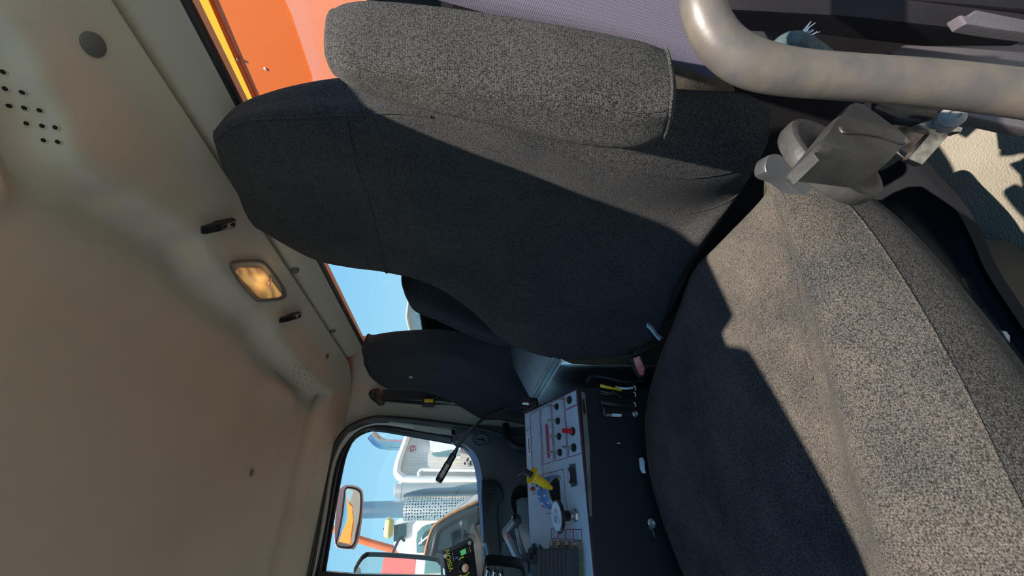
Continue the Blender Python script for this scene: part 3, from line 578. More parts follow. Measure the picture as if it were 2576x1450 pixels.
# rear post panels beside the door opening
b = MB()
def slab(px, d, th, bev=0, dd=None): b.prism([at(x, y, d=d) for x, y in px], F*th, bev=bev)
b.box((.735, .30, -.42), (.02, .60, .92))
tp = obj('trim_1', b, 'darkpost', kind='structure', label='dark plastic post trim behind the grab bar')
b = MB(); b.prism([at(x, y, X=.71) for x, y in [(1690,120),(1800,135),(1850,230),(1700,262),(1560,240)]], (.012,0,0), bev=.03); obj('post_foot', b, 'kneetrim', tp)
b = MB(); slab([(1790,-60),(2576,35),(2640,60),(2640,70),(2400,70),(2130,40),(1800,22)], .40, .03, .02); obj('sill_strip', b, 'darkpost', tp)
b = MB(); slab([(1880,-300),(2700,-300),(2700,30),(2560,22),(2300,2),(2000,-10)], .42, .02, .02); obj('sill_cover', b, 'darkpost', tp)
b = MB(); slab([(2415,38),(2436,42),(2455,25),(2640,62),(2640,90),(2500,72),(2430,60)], .37, .012, .04); obj('striker_plate', b, 'lilac', tp)
b = MB(); slab([(2236,130),(2300,102),(2360,98),(2500,104),(2640,120),(2640,330),(2580,325),(2300,262),(2280,180)], .50, .02, .02); obj('kick_panel', b, 'lilac', tp)
# slider rail, bracket and bolt at the seat foot
br = thing('seat_bracket', 'steel bracket with a round bolt between the grab bar and the seat foot', 'bracket', at(2370,300, d=.42))
b = MB(); slab([(2170,262),(2200,258),(2330,335),(2290,395),(2262,370),(2240,312)], .44, .012, .04); obj('plate', b, 'rusty', br)
b = MB(); slab([(2310,312),(2350,300),(2424,322),(2420,332),(2370,330),(2330,322)], .41, .012, .04); slab([(2345,330),(2395,332),(2320,415),(2285,400)], .42, .008, .03); obj('arm', b, 'zinc', br)
b = MB(); b.tube([at(x, y, d=.43) for x, y in [(2190,262),(2260,290),(2330,300)]], .012, 16, 4); obj('damper', b, 'glossblack', br)
b = MB(); b.lathe(at(2392,298, d=.40), (-F + U*.5 + R*.2), [(.010,-.012),(.011,0),(.0112,.003),(.009,.006),(.005,.0075),(.004,.005),(.001,.005)], 26); obj('bolt', b, 'boltgrey', br)
# ------------------------------------------------------------------ steel cover behind the console
sc_ = thing('steel_cover', 'shiny brushed steel cover between the seats behind the control console', 'cover', (.45, 1.0, -.9))
a0 = at(1335,1005, X=.385); a1 = at(1395,897, X=.385); dirY = (a1 - a0).normalized(); a2 = a0 + dirY*.44
tb_ = at(1262,868, X=.62)
b = MB(); b.hexa([a0, a2, a2 + V((.20,0,.02)), tb_], [p - V((0,0,.012)) for p in (a0, a2, a2 + V((.20,0,.02)), tb_)]); obj('top_plate', b, 'steel', sc_)
b = MB(); rr_ = [a0.lerp(a2, i/12) for i in range(13)]
b.grid([[p + V((-.0,0,-.012)) for p in rr_], [p + V((-.016,0,-.02)) for p in rr_], [p + V((-.026,0,-.045)) for p in rr_], [p + V((-.028,0,-.10)) for p in rr_], [p + V((-.028,0,-.60)) for p in rr_]]); obj('front_plate', b, 'steel', sc_, solid=.003)
b = MB(); b.tube([p + V((-.004,0,.003)) for p in (a0, a2)], .0065, 8); obj('edge_strip', b, 'zinc', sc_, label='bright raised edge strip')
# ------------------------------------------------------------------ control console
PA, PB_, PC_ = V((.288,1.20,-.201)), V((.294,.95,-.303)), V((-.099,.95,-.296))
pn = (PC_ - PB_).cross(PA - PB_).normalized()
if pn.z < 0: pn = -pn
def P(x, y, h=0.0): return atp(x, y, PB_ + pn*h, pn)
con = thing('control_console', 'black control console with a grey switch panel beside the driver seat', 'console', (.08, 1.08, -.9))
pc = [P(1319,1039), P(1453,977), P(1507,1520), P(1340,1520)]
b = MB(); b.hexa([p + V((0,0,0)) - pn*.003 for p in pc], [V((p.x, max(p.y, .952) if i_ in (1, 2) else p.y + .0, -.88)) for i_, p in enumerate(pc)]); body = obj('console_body', b, 'black', con)
b = MB(); b.hexa([p - pn*.003 for p in pc], [p + pn*.0015 for p in pc]); obj('panel_rim', b, 'paneledge', con)
cc = sum(pc, V((0,0,0)))/4
b = MB(); pi = [P(1322,1043), P(1450,983), P(1501,1520), P(1341,1520)]; b.hexa([p for p in pi], [p + pn*.0022 for p in pi]); face = obj('switch_panel', b, 'panel', con)
def line(mb, pts, r=.0008, close=True):
    pts = [P(x, y, .0025) for x, y in pts]
    if close: pts = pts + [pts[0]]
    for a, c_ in zip(pts, pts[1:]): mb.tube([a, c_], r, 6)
OUT = [([(1333,1044),(1357,1031),(1366,1195),(1341,1212)], True),([(1360,1030),(1385,1017),(1394,1161),(1367,1170)], True),([(1387,1014),(1417,999),(1428,1152),(1397,1161)], True),([(1419,996),(1451,981),(1454,1017),(1422,1031)], True),([(1422,1034),(1455,1018),(1466,1140),(1431,1151)], True),([(1340,1215),(1352,1214),(1365,1238),(1342,1245)], True),
 ([(1366,1240),(1368,1194),(1417,1181),(1424,1270),(1427,1283)], False),([(1374,1293),(1393,1292)], False)]
for x0, x1, y0, y1 in ((1387,1403,1332,1356),(1405.5,1421.5,1333,1357),(1424,1442,1333,1358),(1443,1463,1333,1360)): OUT.append(([(x0,y0),(x1,y0),(x1,y1),(x0,y1)], True))
for pts_, cl_ in OUT:
    b = MB(); line(b, pts_, close=cl_); obj('panel_outline', b, 'panelline', face, label='thin dark red outline')
b = MB(); b.prism([P(x, y, .0022) for x, y in [(1372,1070),(1376,1067),(1379,1071),(1384,1150),(1380,1155),(1377,1150)]], pn*.0012, bev=.1); obj('red_slot', b, 'slot', face, label='long dark red bar')
b = MB(); b.prism([P(x, y, .0022) for x, y in [(1325,1100),(1332,1097),(1335,1145),(1328,1147)]], pn*.0006); obj('white_sticker', b, 'white', face)
b = MB(); b.prism([P(x, y, .003) for x, y in [(1329,1103),(1330.5,1102.5),(1332.5,1140),(1331,1141)]], pn*.0004); obj('sticker_print', b, 'black', face)
# tiny print beside the switches
b = MB(); rnd = random.Random(3)
def words(x, y0, y1, k_=1.6):
    y = y0
    while y < y1: 
        l_ = rnd.uniform(2, 6); b.prism([P(x, y, .0024), P(x + k_, y - .3, .0024), P(x + k_, y + l_ - .3, .0024), P(x, y + l_, .0024)], pn*.0002); y += l_ + rnd.uniform(.8, 1.6)
for x, y0, y1 in ((1336,1060,1078),(1337,1100,1120),(1338,1140,1165),(1340,1175,1192),(1356,1045,1062),(1358,1090,1110),(1360,1150,1172),(1362,1034,1046),(1363,1075,1092),(1366,1120,1135),(1381,1024,1040),(1384,1060,1075),(1388,1100,1114),(1391,1142,1156),(1389,1030,1046),(1392,1068,1082),(1395,1106,1120),(1398,1142,1156),(1414,1012,1028),(1418,1048,1066),(1421,1084,1104),(1424,1122,1144),(1448,1000,1012),(1458,1106,1132),(1431,1120,1142),(1427,1186,1212),(1452,1100,1108)): words(x, y0, y1)
for x0, y0 in ((1391,1336),(1409,1337),(1428,1337),(1448,1338)):
    for q_ in range(2 if x0 < 1400 else 3):
        for s_ in range(2): words(x0 + q_*3.2, y0 + s_*10, y0 + s_*10 + 7)
obj('panel_print', b, 'printgrey', face, label='faint blue lettering')['kind'] = 'stuff'
text('panel_logo', 'ELP', P(1328,1080, .0026), R - pn*R.dot(pn), P(1300,1080) - P(1328,1080), .010, 'printblue', face, 'small blue ELP mark')
up_lever = (U*.9 + pn*.2 - V((0,.2,0))).normalized()
for i, (x, y) in enumerate([(1401,1024),(1404,1060),(1407,1099),(1409,1139),(1433,1007),(1444,1127),(1441,1086)]):
    s_ = 1.0 + (.12 if x > 1430 else 0)
    c_ = P(x, y, .002); b = MB()
    b.lathe(c_, pn, [(.0092*s_,0),(.0092*s_,.0015),(.0075*s_,.0018),(.0075*s_,.004),(.005*s_,.0045),(.0045*s_,.007),(.003,.008)], 16)
    sw = obj('toggle_switch', b, 'blackplastic' if i < 6 else 'glossblack', con, label='red toggle switch' if i == 6 else None)
    b = MB(); L_ = .022*s_ if i < 6 else .017
    if i < 6: b.tube([c_ + pn*.006, c_ + pn*.008 + up_lever*L_*.4, c_ + pn*.009 + up_lever*L_], lambda q_: .0019 + .0013*q_, 12, 4)
    else: b.tube([c_ + pn*.004, c_ + pn*.008 + up_lever*L_*.5, c_ + pn*.010 + up_lever*L_*1.1], lambda q_: .0065 - .0006*q_, 14, 4)
    obj('toggle_lever', b, 'zinc' if i < 6 else 'red', sw)
def lamp_(x, y):
    c_ = P(x, y, .002); b = MB(); b.lathe(c_, pn, [(.0065,0),(.0065,.004),(.005,.005)], 14); l = obj('indicator_lamp', b, 'zinc', con)
    b = MB(); b.lathe(c_ + pn*.005, (pn + U*.6), [(.0045,0),(.0045,.006),(.003,.009),(.0005,.010)], 14); obj('indicator_cap', b, 'red', l, label='red indicator cap')
lamp_(1346,1231); lamp_(1376,1273)
for x, y in ((1386,1207),(1408,1204),(1389,1273)):
    b = MB(); b.lathe(P(x, y, .002), pn, [(.006,0),(.006,.004),(.0045,.006),(.001,.0055)], 8); obj('panel_screw', b, 'rusty', con)
# rocker
b = MB(); b.prism([P(x, y, .002) for x, y in [(1435,1170),(1448,1167),(1453,1222),(1440,1226)]], pn*.004); rk = obj('rocker_switch', b, 'doorplastic', con)
b = MB(); pp0, pp1 = P(1441,1178, .006), P(1445,1217, .006); 
rws = []
for i in range(9):
    q_ = i/8; c_ = pp0.lerp(pp1, q_); h_ = .010 - .007*math.sin(q_*math.pi); s_ = (P(1450,1195) - P(1438,1195)).normalized()*.011
    rws.append([c_ - s_*.9, c_ - s_*.8 + pn*h_, c_ + s_*.6 + pn*h_, c_ + s_*.7])
b.grid(rws); obj('rocker', b, 'blackplastic', rk, solid=.001)
# blue-banded selector drum, yellow grip
ctr = P(1402,1237, .004); dax = (P(1440,1232) - P(1380,1240)).normalized(); 
b = MB(); R1 = .036
b.lathe(ctr - dax*.040, dax, [(.020,0),(R1-.003,.0),(R1,.003),(R1,.017),(R1-.004,.018),(R1-.004,.026),(R1,.027),(R1,.044),(R1-.003,.048),(.026,.048),(.024,.030),(.001,.030)], 40); dr = obj('selector_drum', b, 'silver', con)
for h0, h1 in ((.0035,.0165),(.0285,.0425)):
    b = MB(); b.lathe(ctr - dax*(.040 - h0), dax, [(R1-.002,0),(R1+.0007,0),(R1+.0007,h1-h0),(R1-.002,h1-h0)], 40); bl = obj('blue_band', b, 'blue', dr)
    T1 = (pn - dax*pn.dot(dax)).normalized(); T2 = dax.cross(T1)
    if T2.dot(R) > 0: T2 = -T2
    for ai, sy in ((-.25, 'n'), (.28, '2'), (.75, '5')):
        nn = (T1*math.cos(ai) + T2*math.sin(ai)).normalized(); tt = dax.cross(nn)
        if sy == 'n': 
            b = MB(); cq = ctr - dax*(.040 - (h0+h1)/2) + nn*(R1+.0012); b.prism([cq - tt*.006, cq - tt*.001 + dax*.001, cq - tt*.001 + dax*.003, cq + tt*.006, cq - tt*.001 - dax*.003, cq - tt*.001 - dax*.001], nn*.0006); obj('white_arrow', b, 'textwhite', bl)
        else: text('band_figure', sy, ctr - dax*(.040 - (h0+h1)/2) + nn*(R1+.001), -tt if tt.dot(R) < 0 else tt, -dax, .011, 'textwhite', bl)
b = MB(); b.lathe(ctr + dax*.0085, dax, [(.001,0),(.026,0),(.030,.0008)], 30); obj('drum_bore', b, 'hole', dr)
yb = atp(1382,1226, ctr + pn*.028, F); yt = atp(1340,1198, ctr + pn*.055 , F); ya = (yt - yb).normalized(); yl = (yt - yb).length
b = MB(); b.lathe(yb - ya*.004, ya, [(.002,-.006),(.006,-.002),(.007,.008),(.0095,.012),(.0105,yl*.5),(.0105,yl+.002),(.019,yl+.004),(.0205,yl+.0055),(.019,yl+.0075),(.008,yl+.008)], 28); yg = obj('yellow_grip', b, 'yellow', con)
b = MB(); b.lathe(yt + ya*.002, ya, [(.0075,0),(.0075,.004),(.0068,.005)], 20); b.lathe(yt + ya*.005 - ya.orthogonal()*.0, ya, [(.0068,0),(.0068,.024),(.014,.028),(.0155,.030),(.0150,.0325),(.001,.033)], 28); obj('push_knob', b, 'blackplastic', yg)
b = MB(); b.tube([yt - R*.014 - U*.006, yt - R*.017 + U*.006, yt - R*.016 + U*.013], .0024, 10); obj('pin', b, 'chrome', yg)
b = MB(); b.tube([P(x, y, h) for x, y, h in [(1372,1243,.01),(1360,1232,.02),(1350,1218,.028),(1352,1211,.03),(1362,1218,.028),(1372,1232,.02)]], .0035, 10, 5); obj('pull_loop', b, 'glossblack', con)
# ELP mushroom knob on its steel nut
kc = P(1450,1297, .002); ka = (U*.72 + pn*.55 - F*.1).normalized()
b = MB(); b.lathe(kc, ka, [(.014,0),(.014,.004),(.013,.006)], 6); b.lathe(kc + ka*.005, ka, [(.011,0),(.011,.005),(.0075,.006),(.0075,.013),(.005,.014),(.005,.022)], 24); pk = obj('pull_knob', b, 'zinc', con, label='ELP pull knob on a steel nut')
b = MB(); b.lathe(kc + ka*.018, ka, [(.0105,0),(.0110,.002),(.0110,.017),(.016,.021),(.031,.023),(.0335,.026),(.0335,.029),(.031,.0315),(.001,.0315)], 40); kh = obj('knob_head', b, 'glossblack', pk)
b = MB(); b.lathe(kc + ka*.0497, ka, [(.029,0),(.029,.0006),(.001,.0006)], 40); kl = obj('knob_label', b, 'panel', kh)
tx_ = (R - ka*R.dot(ka)).normalized(); tu_ = ka.cross(tx_)
text('knob_letters', 'ELP', kc + ka*.0506, tx_, tu_, .019, 'printblue', kl, 'blue ELP lettering')
b = MB()
for s_, w_ in ((.014,.011),(-.014,.009),(-.019,.006)): b.box(kc + ka*.0505 + tu_*s_, (w_*2,.0016,.0004), X=tx_, Y=tu_, Z=ka)
obj('knob_small_print', b, 'printgrey', kl)
# lever bank: mounting plate, rubber boots
b = MB(); b.hexa([P(x, y, .002) for x, y in [(1381,1360),(1462,1362),(1469,1500),(1381,1500)]], [P(x, y, .006) for x, y in [(1381,1360),(1462,1362),(1469,1500),(1381,1500)]]); mp = obj('boot_plate', b, 'rusty', con)
for i in range(4):
    b = MB(); b.lathe(P(1387 + i*19.5, 1369, .006), pn, [(.0065,0),(.0065,.002),(.004,.0035),(.0035,.002),(.001,.002)], 14); obj('plate_screw', b, 'zinc', mp)
b = MB(); b.hexa([P(x, y, .006) for x, y in [(1456,1366),(1464,1366),(1471,1500),(1463,1500)]], [P(x, y, .011) for x, y in [(1456,1366),(1464,1366),(1471,1500),(1463,1500)]]); obj('brass_strip', b, 'brass', mp)
b = MB()
for j in range(8):   # stacked folds of the bellows
    x0 = 1400 + j*7; b.prism([P(x, y, .007) for x, y in [(x0,1381),(x0+5,1380),(x0+7,1500),(x0,1500)]], pn*(.052 - .0035*j), bev=.04)
obj('rubber_bellows', b, 'boot', con)
tabs = [[(1344,1379),(1363,1380),(1381,1381),(1403,1384)],[(1336,1390),(1357,1394),(1373,1394),(1394,1399)],[(1328,1404),(1348,1409),(1364,1409),(1386,1414)],[(1319,1416),(1342,1421),(1356,1421),(1381,1427)]]
for r, row in enumerate(tabs):
    for x0, y0 in row:
        w_ = 15 + r; d_ = .965 - .022*r - .0006*(x0 - 1340); b = MB()
        b.prism([at(x, y, d=d_) for x, y in [(x0-w_/2,y0+5),(x0-w_/2+2,y0+1),(x0-w_/2+5,y0-1),(x0+w_/2-5,y0-1),(x0+w_/2-2,y0+1),(x0+w_/2,y0+5),(x0+w_/2+3,y0+40),(x0-w_/2+4,y0+40)]], F*.016, bev=.07); obj('boot_fold', b, 'boot', con)
# console side: slots with wires, ties, bolts, fittings
def side(px, th=.004, y=.949, nm='x', m_='black', bev=0, par=None, label=None):
    b = MB(); b.prism([at(x, yy, Y=y) for x, yy in px], (0, th, 0), bev=bev); return obj(nm, b, m_, par or con, label=label)
side([(1462,985),(1472,990),(1483,1120),(1490,1300),(1484,1300),(1470,1100)], .004, .948, 'dusty_edge', 'kneetrim')
side([(1465,1005),(1470,1005),(1474,1040),(1469,1042)], .006, .944, 'side_latch', 'glossblack', .1)
for yy, cols_ in ((975, ('yellow','yellow','white')), (991, ('glossblack','yellow','glossblack')), (1017, ('blackplastic','blackplastic'))):
    for i, c_ in enumerate(cols_):
        b = MB(); o_ = (i - 1)*3; L0, L1 = (1510 + (0 if c_ != 'white' else 38) + (30 if (yy == 991 and c_ == 'yellow') else 0)), (1562 if c_ == 'yellow' else 1592)
        b.tube([at(L0, yy - 3 + o_, Y=.946), at((L0+L1)/2, yy + 2 + o_*.3, Y=.941), at(L1, yy + 4 - o_, Y=.944)], .0032 if len(cols_) == 3 else .0055, 8, 5); obj('wire', b, c_, con)
    b = MB(); b.tube([at(1594, yy - 4, Y=.944), at(1599, yy, Y=.940), at(1598, yy + 7, Y=.944)], .0016, 6, 3); obj('cable_tie', b, 'white', con)
b = MB(); b.tube([at(1514,1022, Y=.944), at(1519,1030, Y=.940), at(1520,1046, Y=.944)], .005, 8, 4); obj('wire', b, 'blackplastic', con)
b = MB(); b.tube([at(x, y, Y=.95) for x, y in [(1478,965),(1485,951),(1500,947),(1530,952),(1560,960),(1590,962),(1620,958)]], .005, 8, 5); obj('wire', b, 'blackplastic', con)
side([(1522,1042),(1541,1042),(1541,1048),(1522,1048)], .006, .944, 'tag_clip', 'zinc'); side([(1540,1041),(1562,1042),(1565,1045),(1562,1049),(1540,1048)], .003, .943, 'white_tag', 'white')
side([(1553,1114.5),(1561,1114.5),(1561,1116.5),(1553,1116.5)], .002, .947, 'scratch_mark', 'white')
for x, y, r_4 in ((1598,1043,.008),(1639,1317,.0095)):
    b = MB(); b.lathe(at(x, y, Y=.95), (0,-1,.1), [(r_4,0),(r_4,.003),(r_4*.6,.0035),(r_4*.55,.009),(r_4*.45,.009),(.001,.006)], 20); obj('side_bolt', b, 'zinc', con)
side([(1632,1322),(1641,1322),(1642,1333),(1634,1333)], .003, .943, 'bolt_tab', 'zinc')
b = MB(); b.tube([at(x, y, Y=.944) for x, y in [(1641,1333),(1645,1343),(1647,1352)]], .0009, 6); obj('bolt_wire', b, 'zinc', con)
side([(1610,1153),(1617,1150),(1622,1160),(1623,1180),(1625,1192),(1618,1190),(1613,1180)], .008, .935, 'side_fitting', 'white', .08)
# ------------------------------------------------------------------ gooseneck lamp
gn = thing('gooseneck_lamp', 'black gooseneck work lamp clamped on the rear corner of the switch panel', 'lamp', P(1340,1020))
b = MB(); b.prism([P(x, y, .0) for x, y in [(1334,1004),(1353,1003),(1356,1020),(1338,1026)]], pn*.03, bev=.05); b.prism([P(x, y, .03) for x, y in [(1330,1016),(1350,1006),(1350,1020),(1318,1040),(1315,1037)]], pn*.003); obj('clamp', b, 'glossblack', gn)
b = MB(); b.box(atp(1322,1017, PB_ + pn*.04, pn), (.020,.010,.008), X=U, Y=R, Z=F, bev=.002); obj('clamp_screw', b, 'zinc', gn)
b = MB(); nk = [(1326,1022,1.12),(1306,1024,1.11),(1270,1029,1.08),(1228,1046,1.05),(1190,1077,1.02),(1160,1112,1.0),(1143,1142,.99)]
b.tube([at(x, y, d=dd) for x, y, dd in nk], .0043, 14, 8); obj('neck', b, 'glossblack', gn)
h0 = at(1146,1136, d=.99); h1 = at(1103,1211, d=.965); ha = (h1 - h0).normalized(); hl = (h1 - h0).length
b = MB(); b.lathe(h0, ha, [(.0045,-.004),(.0055,.0),(.006,.008),(.0085,.010),(.0085,.03),(.0095,.034),(.0095,hl-.003),(.0085,hl)], 22); lh = obj('lamp_head', b, 'glossblack', gn)
b = MB(); b.lathe(h1 - ha*.001, ha, [(.0082,0),(.0078,.003),(.005,.0042),(.0005,.0046)], 20); obj('lamp_window', b, 'white', lh)
mid_ = h0.lerp(h1, .60); sd_ = ha.cross(mid_.normalized()).normalized(); fr_ = sd_.cross(ha).normalized()
if fr_.dot(F) > 0: fr_ = -fr_
b = MB(); b.box(mid_ + fr_*.0093 + ha*.004, (.034,.009,.0008), X=ha, Y=sd_, Z=fr_); obj('lamp_label', b, 'rusty', lh)
# ------------------------------------------------------------------ brake controller box with VISION lettering
vc = [at(1116,1397, d=.80), at(1190,1361, d=.83), at(1206,1490, d=.80), at(1132,1520, d=.77)]
vn = (vc[1]-vc[0]).cross(vc[3]-vc[0]).normalized()
if vn.dot(F) > 0: vn = -vn
vc[2] = atp(1206,1490, vc[0], vn); vc[3] = atp(1132,1520, vc[0], vn); vu = (vc[0]-vc[1]).normalized(); vx = vu.cross(vn).normalized()
if vx.dot(R) < 0: vx = -vx
vb = thing('brake_controller', 'black control box with yellow VISION lettering, green button and dial', 'control box', vc[2])
b = MB(); b.hexa(vc, [p - vn*.035 - vu*.004 for p in vc]); vbo = obj('box_body', b, 'boxblack', vb)
def vp(x, y, h=.0006): return atp(x, y, vc[0] + vn*h, vn)
for x, y in ((1120,1400),(1182,1367)):
    b = MB(); b.lathe(vp(x, y), vn, [(.004,0),(.004,.0012),(.0025,.0015),(.0022,.0005),(.001,.0005)], 14); obj('corner_screw', b, 'zinc', vbo)
rd = vp(1140,1430) - vp(1121,1360 + 62)
text('vision_lettering', 'VISION', vp(1130,1410), vp(1126,1393) - vp(1133,1427), vp(1110,1412) - vp(1130,1410), .0125, 'textyellow', vbo, 'yellow lettering reading VISION')
b = MB(); b.prism([vp(x, y, .0) for x, y in [(1157,1387),(1170,1380),(1173,1392),(1160,1399)]], vn*.003, bev=.08); obj('green_button', b, 'green', vbo, label='square green button')
b = MB(); b.prism([vp(x, y, .0) for x, y in [(1142,1400),(1151,1397),(1156,1408),(1146,1413)]], vn*.0015); sl = obj('slide_recess', b, 'hole', vbo)
b = MB(); b.prism([vp(x, y, .002) for x, y in [(1144.5,1403),(1150.5,1399.5),(1152,1404),(1146,1407.5)]], vn*.003); obj('slide_button', b, 'blue', sl)
dc_ = vp(1166,1426); b = MB(); b.lathe(dc_, vn, [(.0125,0),(.0125,.002),(.0105,.003),(.0095,.013),(.0085,.015),(.001,.015)], 32); dk = obj('dial', b, 'glossblack', vbo)
b = MB(); b.lathe(dc_ + vn*.0148, vn, [(.0074,0),(.0072,.0012),(.001,.0014)], 28); obj('dial_cap', b, 'copper', dk, label='spun copper coloured cap')
vy = vn.cross(vx)
for a0_, a1_ in ((-.3,.45),(2.3,3.7)):
    b = MB(); b.tube([dc_ + (vx*math.cos(a0_+(a1_-a0_)*i/9) + vy*math.sin(a0_+(a1_-a0_)*i/9))*.0165 + vn*.0004 for i in range(10)], .0013, 6); obj('dial_scale', b, 'textyellow', vbo)
for (xa, ya_), (xb, yb_), m2 in (((1138,1392),(1142,1412),'zinc'),((1176,1379),(1179,1392),'zinc'),((1181,1376),(1184,1389),'textyellow')):
    b = MB(); b.tube([vp(xa, ya_), vp(xb, yb_)], .0007, 6); obj('small_print', b, m2, vbo)
b = MB(); b.tube([at(x, y, d=.84) for x, y in [(1213,1368),(1222,1372),(1226,1390),(1228,1425),(1230,1460)]], .004, 10, 5); obj('mount_arm', b, 'silver', vb)
# ------------------------------------------------------------------ black stalk with three chrome studs
sk = thing('switch_stalk', 'black stalk with three round chrome studs at the lower frame edge under the controller box', 'stalk', at(1240,1455, d=.72))
b = MB(); b.prism([at(x, y, d=.74) for x, y in [(1216,1436),(1226,1423),(1275,1426),(1303,1430),(1316,1442),(1318,1500),(1216,1500)]], F*.03, bev=.06, smooth=3); so = obj('stalk_body', b, 'glossblack', sk)
for i in range(3):
    b = MB(); c_ = at(1225 + i*17, 1438 + i*4, d=.735); b.lathe(c_ + F*.01, (-F - R*.0), [(.006,0),(.0066,.006),(.0055,.012),(.003,.015),(.0005,.016)], 20, xdir=U, sx=.8); b.tube([c_, c_ - R*.016], .0062, 14); obj('chrome_stud', b, 'chrome', so)
# ------------------------------------------------------------------ forked hand lever
hl_ = thing('hand_lever', 'silver grey forked hand lever with a red mark standing behind the rubber bellows', 'lever', at(1325,1430, d=1.0))
b = MB()
b.tube([at(x, y, d=.98) for x, y in [(1338,1460),(1326,1432),(1312,1412),(1300,1398),(1286,1370),(1274,1348),(1272,1338),(1280,1327),(1292,1311)]], lambda q_: .012 - .005*q_, 14, 5, flat=F)
b.tube([at(x, y, d=1.0) for x, y in [(1334,1445),(1322,1408),(1312,1380),(1304,1350),(1300,1328)]], lambda q_: .0085 - .003*q_, 12, 5)
ho = obj('fork', b, 'silver', hl_)
b = MB(); b.prism([at(x, y, d=.985) for x, y in [(1286,1318),(1290,1308),(1297,1305),(1308,1308),(1313,1316),(1306,1324),(1296,1323),(1290,1322)]], F*.02, bev=.06, smooth=2); obj('lever_tip', b, 'glossblack', hl_)
b = MB(); b.tube([at(x, y, d=.971) for x, y in [(1271,1343),(1274,1350),(1279,1361)]], .0032, 10, 4); obj('red_mark', b, 'pinkred', ho, label='red painted mark')
# ------------------------------------------------------------------ mirrors of this truck, outside the door window
um = thing('side_mirror', 'oval convex mirror outside the top of the door window', 'mirror', at(878,1300, Y=2.45))
o8 = [(846,1278),(850,1240),(862,1225),(880,1222),(903,1228),(913,1244),(912,1290),(904,1350),(893,1378),(880,1382),(850,1378),(843,1366),(842,1330)]
i8 = [(866,1250),(869,1231),(880,1227),(901,1233),(908,1247),(907,1290),(898,1348),(888,1372),(876,1378),(852,1376),(846,1366),(850,1350),(860,1300)]
nm_ = V((.62,-.75,-.20)).normalized(); pm = at(878,1300, Y=2.45)
b = MB(); rr1 = [spline([atp(x, y, pm - nm_*h_, nm_) for x, y in shrink(o8, s_)], 5, True) for s_, h_ in ((1.0,0),(1.02,.01),(.95,.04),(.7,.06),(.1,.065))]
b.grid([spline([atp(x, y, pm, nm_) for x, y in shrink(i8, 1.0)], 5, True)] + rr1, True); obj('mirror_housing', b, 'mirrorhsg', um)
b = MB(); rr1 = [spline([atp(x, y, pm + nm_*h_, nm_) for x, y in shrink(i8, s_)], 5, True) for s_, h_ in ((1.0,.0),(.8,.004),(.5,.007),(.2,.009),(.01,.0093))]; b.grid(rr1, True); obj('mirror_glass', b, 'mirror', um)
b = MB(); b.tube([spline([atp(x, y, pm + nm_*.001, nm_) for x, y in i8], 4, True)[j] for j in list(range(len(i8)*4)) + [0]], .0045, 8); obj('mirror_rim', b, 'blackplastic', um)
b = MB(); b.tube([at(850,1300, Y=2.50), at(790,1290, Y=2.46), at(770,1290, Y=2.10)], .015, 10); obj('mirror_arm', b, 'blackplastic', um)
lm = thing('side_mirror', 'large rectangular mirror low outside the door window beside the controller box', 'mirror', at(1000,1440, Y=2.5))
o9 = [(889,1443),(893,1425),(908,1400),(918,1392),(930,1389),(1000,1392),(1090,1400),(1108,1408),(1114,1430),(1114,1560),(1100,1580),(900,1580),(880,1560)]
pm = at(1000,1440, Y=2.5); nm_ = V((.80,-.60,.0)).normalized()
b = MB(); b.grid([spline([atp(x, y, pm + nm_*h_, nm_) for x, y in shrink(o9, s_)], 5, True) for s_, h_ in ((.955,.0),(.965,.012),(.99,.012),(1.0,.0),(.98,-.04),(.5,-.06),(.05,-.06))], True); obj('mirror_housing', b, 'blackplastic', lm)
b = MB(); b.grid([spline([atp(x, y, pm, nm_) for x, y in shrink(o9, s_)], 5, True) for s_ in (.96,.5,.01)], True); obj('mirror_glass', b, 'mirror', lm)
b = MB(); b.tube([at(1060,1560, Y=2.52), at(1060,1600, Y=2.4), at(1060,1620, Y=2.05)], .014, 10); obj('mirror_arm', b, 'blackplastic', lm)
# dark fender of this truck beside the mirror
fd = thing('front_fender', 'dark glossy curved panel with an orange worn rim seen low through the door window', 'fender', at(1150,1350, Y=2.9))
o7 = [(1202,1262),(1170,1277),(1140,1292),(1110,1310),(1092,1325),(1082,1345),(1074,1372),(1068,1400),(1072,1420),(1240,1470),(1260,1330)]
b = MB(); b.prism([at(x, y, Y=2.9) for x, y in o7], (.1,.35,-.1), bev=.02); obj('fender_skin', b, 'fendershine', fd)
b = MB(); b.tube([at(x, y, Y=2.885) for x, y in o7[:8]], .009, 10, 6); obj('fender_rim', b, 'rim', fd, label='worn orange rim')
b = MB(); b.tube([at(x, y, Y=2.87) for x, y in [(1202,1282),(1165,1298),(1130,1316),(1108,1332),(1098,1350),(1092,1380),(1086,1400)]], .02, 10, 6); obj('fender_lip', b, 'blackplastic', fd)
b = MB(); b.prism([at(x, y, Y=2.86) for x, y in [(1155,1318),(1160,1300),(1166,1300),(1165,1330),(1160,1332)]], (0,.02,0), bev=.1); obj('fender_catch', b, 'chrome', fd); b = MB(); b.tube([at(x, y, Y=2.86) for x, y in [(1180,1365),(1172,1372),(1165,1380),(1185,1376)]], .012, 8, 4); obj('fender_catch', b, 'chrome', fd)
